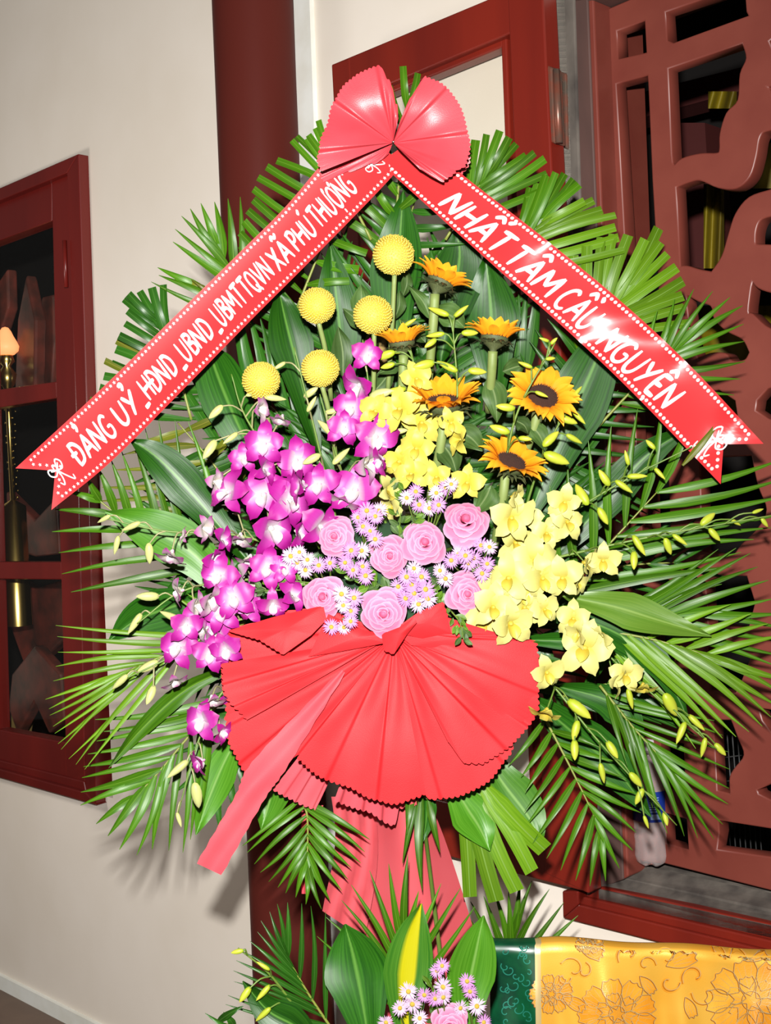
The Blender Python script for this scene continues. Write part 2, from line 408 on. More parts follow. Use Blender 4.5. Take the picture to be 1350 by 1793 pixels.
# ---- left window
winL = empty('window_1', W(165, 1400, 0.0), kind='structure', label='dark red framed glazed window on the left wall')
oL = winL.location.copy()
def wpart(parent, name, pxs, off, th, material, o, **kw):
    mb = MB()
    for px in pxs: wbar(mb, px, off, th)
    me = mb.mesh(name, material, o, smooth=False)
    ob = obj(name, me, parent, **kw)
    bv = ob.modifiers.new('bevel', 'BEVEL'); bv.width = 0.003; bv.segments = 2; bv.limit_method = 'ANGLE'
    return ob
ly = lambda x, y0, s: y0 + s * x
x0 = -420
wpart(winL, 'frame', [[(137, 269), (155, 800), (168, 1410), (150, 1388), (137, 800), (117, 303)]], 0.03, 0.08, M['wood2'], oL)
wpart(winL, 'frame', [[(137, 269), (117, 303), (x0, ly(x0, 350, -.41)), (x0, ly(x0, 327, -.44))]], 0.03, 0.08, M['wood2'], oL)
wpart(winL, 'frame', [[(168, 1410), (x0, ly(x0, 1362, .285)), (x0, ly(x0, 1346, .27)), (150, 1388)]], 0.034, 0.09, M['wood2'], oL)
wpart(winL, 'sill_ledge', [[(150, 1388), (x0, ly(x0, 1346, .27)), (x0, ly(x0, 1332, .25)), (146, 1368)]], 0.018, 0.07, M['wood2'], oL)
wpart(winL, 'sash_stile', [[(119, 306), (137, 800), (148, 1372), (116, 1360), (100, 760), (90, 318)]], 0.012, 0.05, M['wood2'], oL)
wpart(winL, 'sash_rail', [[(90, 318), (90, 387), (x0, ly(x0, 421, -.375)), (x0, ly(x0, 356, -.42))]], 0.008, 0.045, M['wood2'], oL)
wpart(winL, 'sash_rail', [[(98, 668), (100, 697), (x0, ly(x0, 713, -.165)), (x0, ly(x0, 682, -.14))]], 0.008, 0.045, M['wood2'], oL)
wpart(winL, 'sash_rail', [[(107, 984), (108, 1015), (x0, ly(x0, 1014, .01)), (x0, ly(x0, 984, 0))]], 0.008, 0.045, M['wood2'], oL)
wpart(winL, 'sash_rail', [[(115, 1300), (117, 1362), (x0, ly(x0, 1334, .25)), (x0, ly(x0, 1278, .19))]], 0.008, 0.045, M['wood2'], oL)
wpart(winL, 'sash_stile', [[(-30, 380), (-5, 1290), (-75, 1290), (-95, 400)]], 0.006, 0.045, M['wood2'], oL)
for k, (ya, yb) in enumerate(((380, 700), (680, 1000), (1000, 1310))):
    wpart(winL, 'glass_pane', [[(-40, ya), (112, ya), (118, yb), (-30, yb)]], -0.012, 0.004, M['glass'], oL)
    wpart(winL, 'glass_pane', [[(-380, ya), (-60, ya), (-60, yb), (-380, yb)]], -0.012, 0.004, M['glass'], oL)
mb = MB(); mb.tube([W(113, 421, .036), W(116, 503, .036)], 0.006, n=10)
h = obj('hinge', mb.mesh('hinge', M['wood2'], oL), winL)
# ---- things behind the left window glass
def wc(x, y, off): return W(x, y, off)
o = wc(10, 600, -0.16)
t = empty('oil_lamp', o, 'glowing pink glass lamp on a gilt stand behind the left window', 'lamp')
mb = MB(); mb.lathe([(0.001, .05), (0.01, .047), (0.018, .036), (0.025, .02), (0.034, .004), (0.041, -.012), (0.038, -.027), (0.026, -.038), (0.012, -.042)], Vector((0, 0, 0)), 20)
obj('lamp_shade', mb.mesh('lamp_shade', M['lampglow']), t)
mb = MB(); mb.lathe([(0.02, -.04), (0.026, -.06), (0.012, -.075), (0.03, -.1), (0.024, -.13), (0.01, -.15), (0.008, -.5), (0.04, -.52), (0.045, -.9)], Vector((0, 0, 0)), 16)
obj('lamp_stand', mb.mesh('lamp_stand', M['gold']), t)
for k, px in enumerate([[(30, 560), (45, 480), (62, 560), (60, 690), (25, 690)], [(70, 590), (72, 520), (92, 515), (95, 600), (88, 700), (66, 690)], [(-8, 500), (12, 470), (14, 540), (-5, 600)],
                        [(20, 1010), (60, 1030), (110, 1015), (112, 1120), (80, 1150), (62, 1130), (40, 1160), (18, 1100)],
                        [(20, 1180), (60, 1130), (105, 1180), (112, 1260), (85, 1285), (60, 1230), (30, 1285), (14, 1240)],
                        [(10, 860), (60, 910), (98, 870), (104, 970), (60, 975), (12, 960)], [(18, 1245), (30, 1238), (42, 1262), (38, 1290), (18, 1290)]]):
    mb = MB(); wbar(mb, px, -0.20 - .055 * (k % 4), 0.04)
    lab = ['tall narrow carved panel behind upper left pane', 'short rounded carving right of the lamp behind glass', 'small carved piece beside the lamp glow', 'forked dark carving behind lowest left pane',
           'arched dark carving at the foot of the lowest pane', 'bowl shaped carving behind middle left pane', 'small tan pebble-like object at window foot'][k]
    ob = obj('carving', mb.mesh('carving', M['carved'] if k < 6 else M['bamboo'], smooth=False), label=lab, cat='carving')
    bv = ob.modifiers.new('bevel', 'BEVEL'); bv.width = 0.008; bv.segments = 3
for k in range(2):
    c = wc(10 + 14 * k, 650 + 60 * k, -0.17)
    mb = MB()
    for j in range(26): 
        q = c + Vector((rnd.uniform(-.008, .008), 0, -.021 * j)); mb.tube([q, q + Vector((0, 0, .006))], 0.0035, n=5)
    obj('bead_string', mb.mesh('bead_string', M['gold'], c), loc=c, label=['gilt bead string hanging below the lamp glow', 'gilt bead string nearer the sash stile behind glass'][k], cat='beads', group='gilt bead strings')

# ---- shutter leaf folded back on the wall
sh = empty('window_shutter', W(1040, 1560, 0.05), 'dark red glazed shutter leaf folded back against the cream wall', 'shutter')
oS = sh.location.copy()
rr = lambda y: 949 + (y) * 0.052
wpart(sh, 'stile', [[(580, 113), (612, 101), (682, 1440), (650, 1420)]], 0.07, 0.04, M['wood'], oS)
wpart(sh, 'stile', [[(885, -85), (rr(-85), -120), (rr(1565), 1565), (955, 1530)]], 0.07, 0.04, M['wood'], oS)
wpart(sh, 'rail', [[(580, 113), (rr(-50), -40), (rr(0), 35), (600, 182)]], 0.069, 0.038, M['wood'], oS)
wpart(sh, 'rail', [[(650, 1372), (1024, 1462), (1030, 1563), (655, 1466)]], 0.069, 0.038, M['wood'], oS)
wpart(sh, 'glazing_bead', [[(876, 50), (886, 46), (893, 250), (940, 1470), (930, 1466)]], 0.055, 0.03, M['wood'], oS)
wpart(sh, 'glazing_bead', [[(600, 180), (880, 66), (880, 82), (602, 196)]], 0.055, 0.03, M['wood'], oS)
wpart(sh, 'glass_pane', [[(602, 170), (885, 60), (945, 1475), (670, 1400)]], 0.048, 0.003, M['glass'], oS)
# hinge with leaves and barrel
hg = empty('hinge', W(975, 230, 0.03), 'worn rusty hinge joining shutter and window frame', 'hinge'); oH = hg.location.copy()
wpart(hg, 'hinge_leaf', [[(953, 112), (966, 118), (972, 252), (958, 246)]], 0.066, 0.03, M['metal'], oH)
wpart(hg, 'hinge_leaf', [[(978, 124), (991, 128), (994, 262), (984, 258)]], 0.004, 0.01, M['metal'], oH)
mb = MB(); mb.tube([W(974, 122, .072), W(979, 250, .072)], 0.0062, n=12); obj('barrel', mb.mesh('barrel', M['metal'], oH), hg)
mb = MB()
for k in range(6):
    c = W(985 + k * .6, 142 + 18 * k, .003); mb.tube([c, c + WN * .004], 0.0024, n=8)
obj('screw_heads', mb.mesh('screw_heads', M['metal'], oH), hg, kind='stuff')

# ---- right window surround, jamb, sill
winR = empty('window_2', W(985, 1608, 0.0), kind='structure', label='large lattice window with dark red surround and dusty sill'); oR = winR.location.copy()
wpart(winR, 'frame', [[(985, 1608), (984, 1560), (1012, 1560), (1013, 1584)]], 0.026, 0.06, M['wood'], oR)
wpart(winR, 'frame', [[(985, 1608), (1013, 1584), (1420, 1683), (1500, 1700), (1500, 1738)]], 0.027, 0.06, M['wood'], oR)
wpart(winR, 'frame', [[(1013, 1584), (1020, 1570), (1500, 1682), (1500, 1702)]], 0.020, 0.06, M['wood'], oR)
wpart(winR, 'frame', [[(1020, 1572), (1050, 1553), (1500, 1650), (1500, 1686)]], 0.012, 0.05, M['wood'], oR)
# dusty sill (slopes back) between wall face and lattice
def slab(px, offs, material, name, dz=0.02, **kw):
    mb = MB(); a = [W(x, y, o_) for (x, y), o_ in zip(px, offs)]
    mb.prism(a, Vector((0, 0, -dz))); return obj(name, mb.mesh(name, material, oR, smooth=False), winR, **kw)
slab([(1048, 1556), (1500, 1652), (1500, 1626), (1080, 1532)], [0.012, 0.012, -0.03, -0.03], M['grey'], 'sill')
slab([(1078, 1534), (1500, 1624), (1500, 1596), (1108, 1512)], [-0.024, -0.024, -0.06, -0.06], M['grey'], 'sill')
slab([(1104, 1515), (1500, 1590), (1500, 1566), (1148, 1494)], [-0.083, -0.08, -0.11, -0.13], M['grey'], 'sill')
# left jamb strips
wpart(winR, 'jamb_gap', [[(968, -80), (1003, -80), (1052, 1560), (1016, 1560)]], 0.0, 0.2, M['grey'], oR)
wpart(winR, 'jamb', [[(996, -80), (1026, -80), (1092, 1540), (1050, 1556)]], -0.004, 0.05, M['jamb'], oR)
wpart(winR, 'jamb_edge', [[(1026, -80), (1036, -80), (1100, 1535), (1091, 1540)]], -0.006, 0.06, M['lattice'], oR)
wpart(winR, 'jamb', [[(1040, -80), (1056, -80), (1116, 1520), (1105, 1530)]], -0.086, 0.12, M['lattice'], oR)
wpart(winR, 'head', [[(975, 10), (1040, 0), (1500, -190), (1500, -300), (975, -60)]], -0.004, 0.2, M['jamb'], oR)

# ---- lattice: filled 2D curve with holes, extruded
LOFF, LTH = -0.055, 0.028
lat = empty('window_lattice', W(1100, 1500, LOFF), 'carved red brown lattice of straight bars and cloud scrolls filling the right window', 'lattice')
lat['kind'] = 'structure'
oLt = lat.location.copy()
outer = [(1056, 22), (1230, -52), (1500, -170), (1500, 1600), (1350, 1556), (1128, 1500), (1105, 1150), (1092, 800), (1075, 400)]
holes = [
 [(1079, 53), (1132, 34), (1135, 94), (1082, 107)],
 [(1164, 20), (1230, -2), (1307, -25), (1310, 20), (1315, 29), (1180, 78), (1168, 74)],
 [(1078, 146), (1137, 130), (1140, 195), (1145, 312), (1153, 450), (1160, 600), (1172, 800), (1180, 1000), (1128, 1000), (1110, 710), (1093, 400)],
 [(1130, 1035), (1181, 1040), (1186, 1255), (1143, 1245)],
 [(1169, 119), (1302, 74), (1309, 102), (1298, 130), (1294, 176), (1274, 199), (1263, 234), (1262, 262), (1256, 270), (1227, 271), (1196, 279), (1181, 292), (1176, 270)],
 [(1183, 327), (1205, 318), (1227, 314), (1259, 327), (1290, 328), (1313, 308), (1324, 273), (1331, 238), (1350, 226), (1420, 215), (1420, 325), (1380, 324), (1350, 334), (1313, 347), (1290, 375), (1278, 410), (1266, 449), (1247, 478), (1224, 474), (1204, 468), (1191, 468)],
 [(1365, 378), (1350, 377), (1331, 385), (1323, 405), (1322, 430), (1350, 431), (1375, 432), (1380, 400)],
 [(1200, 513), (1227, 527), (1247, 535), (1253, 558), (1274, 578), (1302, 593), (1315, 617), (1305, 632), (1282, 634), (1270, 621), (1243, 621), (1223, 632), (1212, 600)],
 [(1317, 488), (1330, 503), (1360, 512), (1400, 515), (1400, 580), (1350, 578), (1318, 552), (1310, 545)],
 [(1325, 700), (1345, 678), (1400, 660), (1400, 760), (1345, 735), (1322, 720)],
 [(1215, 690), (1260, 680), (1290, 700), (1296, 740), (1280, 765), (1225, 760)],
 [(1225, 800), (1318, 795), (1330, 850), (1345, 892), (1330, 925), (1300, 955), (1280, 975), (1228, 968)],
 [(1234, 1015), (1271, 1005), (1310, 1006), (1325, 1055), (1313, 1103), (1240, 1095)],
 [(1238, 1130), (1290, 1128), (1318, 1150), (1300, 1195), (1290, 1215), (1244, 1210)],
 [(1326, 1236), (1350, 1240), (1420, 1250), (1420, 1285), (1350, 1283), (1335, 1262)],
 [(1248, 1258), (1282, 1258), (1294, 1290), (1305, 1322), (1287, 1348), (1280, 1363), (1281, 1392), (1255, 1385)],
 [(1324, 1381), (1350, 1370), (1430, 1366), (1430, 1412), (1350, 1402), (1328, 1391)],
 [(1257, 1433), (1350, 1448), (1450, 1465), (1450, 1520), (1350, 1502), (1254, 1489), (1259, 1459)],
 [(1155, 1290), (1200, 1300), (1203, 1390), (1160, 1380)],
 [(1163, 1420), (1205, 1432), (1209, 1490), (1166, 1478)],
 [(1380, 0), (1440, -30), (1440, 130), (1385, 165), (1365, 120), (1345, 72), (1372, 50)],
 [(1340, 150), (1348, 160), (1356, 185), (1420, 190), (1420, 130), (1370, 140), (1348, 150)],
]
cu = bpy.data.curves.new('lattice_curve', 'CURVE'); cu.dimensions = '2D'; cu.fill_mode = 'BOTH'
cu.extrude = LTH / 2; cu.bevel_depth = 0.0025; cu.bevel_resolution = 1
def smoothpoly(px, big):
    out = []; n = len(px)
    def corner(i):
        a, b, c = px[i - 1], px[i % n], px[(i + 1) % n]
        t = abs((math.degrees(atan2(c[1] - b[1], c[0] - b[0]) - atan2(b[1] - a[1], b[0] - a[0])) + 180) % 360 - 180)
        return t > 62
    for i in range(n):
        p0, p1, p2, p3 = px[i - 1], px[i], px[(i + 1) % n], px[(i + 2) % n]
        if not big: out.append(p1); continue
        if corner(i): p0 = tuple(2 * a - b for a, b in zip(p1, p2))
        if corner((i + 1) % n): p3 = tuple(2 * a - b for a, b in zip(p2, p1))
        if math.dist(p1, p2) > 90: out.append(p1); continue
        for k in range(4):
            t = k / 4
            out.append(tuple(0.5 * (2 * b + (c - a) * t + (2 * a - 5 * b + 4 * c - d) * t * t + (3 * b - a - 3 * c + d) * t ** 3) for a, b, c, d in zip(p0, p1, p2, p3)))
    return out
for k, px in enumerate([outer] + holes):
    px2 = smoothpoly(px, k > 0 and len(px) > 7)
    sp = cu.splines.new('POLY'); sp.points.add(len(px2) - 1); sp.use_cyclic_u = True
    for pt, (x, y) in zip(sp.points, px2):
        s_, z_, _o = wl(W(x, y, LOFF)); pt.co = (s_, z_, 0, 1)
tmp = bpy.data.objects.new('lattice_tmp', cu); COL.objects.link(tmp)
bpy.context.view_layer.update()
dg = bpy.context.evaluated_depsgraph_get()
me = bpy.data.meshes.new_from_object(tmp.evaluated_get(dg))
bpy.data.objects.remove(tmp)
for v in me.vertices:
    q = wp(v.co.x, v.co.y, LOFF - LTH / 2 + v.co.z); v.co = q - oLt
me.materials.clear(); me.materials.append(M['lattice']); me.update()
obj('carved_panel', me, lat)
# raised border bead on lattice frame edge
# ---- things in the dark hall seen through the lattice
def drape(x0_, x1_, y0_, y1_, off, label, amp=0.02):
    c = W((x0_ + x1_) / 2, y1_, off)
    mb = MB()
    mb.grid(lambda u_, v_: W(x0_ + (x1_ - x0_) * u_, y0_ + (y1_ - y0_) * v_, off + amp * sin(u_ * 9 + v_ * 1.5)), 36, 8)
    return obj('cloth_drape', mb.mesh('cloth_drape', M['yellowcloth'], c), loc=c, label=label, cat='drape')
drape(1104, 1132, 298, 640, -0.75, 'narrow yellow cloth hanging behind the long left slot of the lattice')
drape(1232, 1268, 322, 470, -0.8, 'yellow cloth hanging behind the lattice beside a dark red post')
drape(1300, 1450, 250, 330, -0.85, 'short yellow cloth behind the scroll at upper right of the lattice')
drape(1225, 1420, 535, 760, -0.8, 'wide yellow cloth behind the middle of the lattice')
drape(1240, 1290, 160, 190, -0.9, 'small yellow cloth end high behind the lattice')
def hallbar(px, off, th, label, nm='hall_post', material=None):
    mb = MB(); c = W(*px[0], off)
    mb.prism([W(x, y, off) for x, y in px], -WN * th)
    return obj(nm, mb.mesh(nm, material or M['darkred'], c, smooth=False), loc=c, label=label, cat='post')
hallbar([(1190, 215), (1234, 215), (1250, 480), (1200, 480)], -1.0, 0.1, 'dark red post in the hall behind the lattice')
hallbar([(1090, 170), (1330, 110), (1330, 150), (1090, 215)], -1.1, 0.1, 'dark red beam crossing high in the hall behind the lattice', 'hall_beam')
# wire rack low behind the lattice
mb = MB(); c = W(1250, 1400, -0.5)
for k in range(9): mb.tube([W(1245 + 9 * k, 1270, -.5), W(1262 + 9 * k, 1500, -.5)], 0.0016, n=5)
for k in range(4): mb.tube([W(1240, 1290 + 40 * k, -.5), W(1350, 1270 + 46 * k, -.5)], 0.0016, n=5)
obj('wire_rack', mb.mesh('wire_rack', mat('rack_wire', srgb(90, 90, 90), .5), c), loc=c, label='thin grey wire rack low in the dark behind the lattice', cat='rack')

#=============================================================== STAND
st = empty('flower_stand', Vector((P(700, 1500, 1.86).x, P(700, 1500, 1.86).y, 0)), 'bamboo tripod stand hidden under the red cloth cover behind the flowers', 'stand')
oST = st.location.copy()
for k, (dx, dy) in enumerate(((-.16, .05), (.16, .05), (0, -.07))):
    mb = MB(); mb.tube([oST + Vector((dx, dy, 0)), oST + Vector((dx * .2, .02, 1.0)), oST + Vector((0, .03, 1.75))], 0.011, 0.008, n=8); obj('leg', mb.mesh('leg', M['bamboo'], oST), st)
fo = P(690, 1020, 1.80)
mb = MB(); mb.lathe([(0.001, -.09), (0.07, -.085), (0.085, -.03), (0.085, .05), (0.07, .085), (0.001, .09)], Vector((0, 0, 0)), 20)
obj('floral_foam', mb.mesh('floral_foam', M['foam']), loc=fo, label='dark green floral foam block buried behind the roses', cat='foam')

# stand cover: tapered red cloth down to the floor
cv = empty('stand_cover', Vector((P(720, 1600, 1.78).x, P(720, 1600, 1.78).y, 0)), 'coral red cloth cover hanging in a widening panel below the flower fan', 'cloth'); oC = cv.location.copy()
def coverpt(u_, v_):
    y = 1400 + v_ * (1793 - 1400) * 2.55
    k = (y - 1400) / 393
    xl = 655 - 48 * min(k, 1.3) - 10 * max(0, k - 1.3); xr = 748 + 82 * min(k * 1.5, 1) ** .8 + 14 * k
    x = xl + (xr - xl) * u_
    q = P(x, y, 1.775 + 0.05 * (2 * u_ - 1) ** 2 + 0.006 * sin(u_ * 9))
    return q if q.z > 0.005 else Vector((q.x, q.y, 0.005))
mb = MB(); mb.grid(coverpt, 24, 30); obj('cover_front', mb.mesh('cover_front', M['cover'], oC), cv)
mb = MB(); mb.grid(lambda u_, v_: P(580 + 75 * u_ - 8 * v_ + 10 * sin(v_ * 4), 1395 + v_ * (200 + 50 * u_), 1.80 + .012 * sin(u_ * 9 + v_ * 3)), 10, 10)
obj('cover_side', mb.mesh('cover_side', M['cover'], oC), cv)
mb = MB(); mb.grid(lambda u_, v_: P(528 + (38 - 22 * v_) * u_ - 0 * v_, 1410 + v_ * 155, 1.815 + .006 * sin(u_ * 9)), 6, 10)
obj('cover_tail', mb.mesh('cover_tail', M['streamer'], oC), cv)

#=============================================================== PALM FRONDS
def leaflet(b, tip, d0, d1, w, material, o, parent, blunt=False, bend=0.0, twist=0.0, nm='leaflet'):
    n = 7
    dx, dy = tip[0] - b[0], tip[1] - b[1]; L = math.hypot(dx, dy) + 1e-6
    nx, ny = -dy / L, dx / L
    vs = []; uv = []
    for i in range(n + 1):
        t = i / n
        c = sin(pi * t) * bend * L
        px, py = b[0] + dx * t + nx * c, b[1] + dy * t + ny * c
        d = d0 + (d1 - d0) * t - 0.012 * sin(pi * t)
        if blunt: ww = w * min(1, .35 + t * 2.4) * (1 - .12 * t)
        else: ww = w * (min(1, .35 + t * 3.2)) * max(0.06, (1 - max(0, t - .35) / .65) ** .72 if t > .35 else 1)
        ww *= .5
        tw = twist * (0.4 + .6 * t)
        for k, s in enumerate((-1, 0, 1)):
            vs.append(P(px + nx * ww * s, py + ny * ww * s, d + (0 if s else 0.0022) + s * ww * tw * d / FPX)); uv.append((k / 2, t))
    fs = [(i * 3 + k, i * 3 + k + 1, i * 3 + k + 4, i * 3 + k + 3) for i in range(n) for k in range(2)]
    return obj(nm, make_mesh(nm, [v - o for v in vs], fs, material, uv), parent)
def frond(rach, sides, label, d0=1.84, d1=1.83, w=12, mt='frond', blunt=False, group=None, jit=1.0):
    rs = [tuple(p) for p in spline(rach, 12)]
    dat = lambda t: d0 + (d1 - d0) * t
    o = P(*rs[0], d0)
    e = empty('palm_frond', o, label, 'palm frond', group)
    mb = MB(); mb.tube([P(x, y, dat(i / 12) + .001) for i, (x, y) in enumerate(rs)], 0.0024, 0.001, n=5)
    obj('rachis', mb.mesh('rachis', M['rachis'], o), e)
    for sd in sides:
        tips, n, t0, t1 = sd[:4]; mts = sd[4] if len(sd) > 4 else mt
        for i in range(n):
            f = i / max(1, n - 1)
            tp = polyat(tips, f); tt = t0 + (t1 - t0) * f
            bx, by = polyat(rs, tt)
            dd = rnd.uniform(-.012, .012)
            leaflet((bx, by), (tp[0] + rnd.uniform(-3, 3) * jit, tp[1] + rnd.uniform(-3, 3) * jit), dat(tt), d1 + dd - .01, w * rnd.uniform(.98, 1.3), M[mts], o, e, blunt, rnd.uniform(-.04, .04), rnd.uniform(-.7, .7))
    return e
G = 'frond'
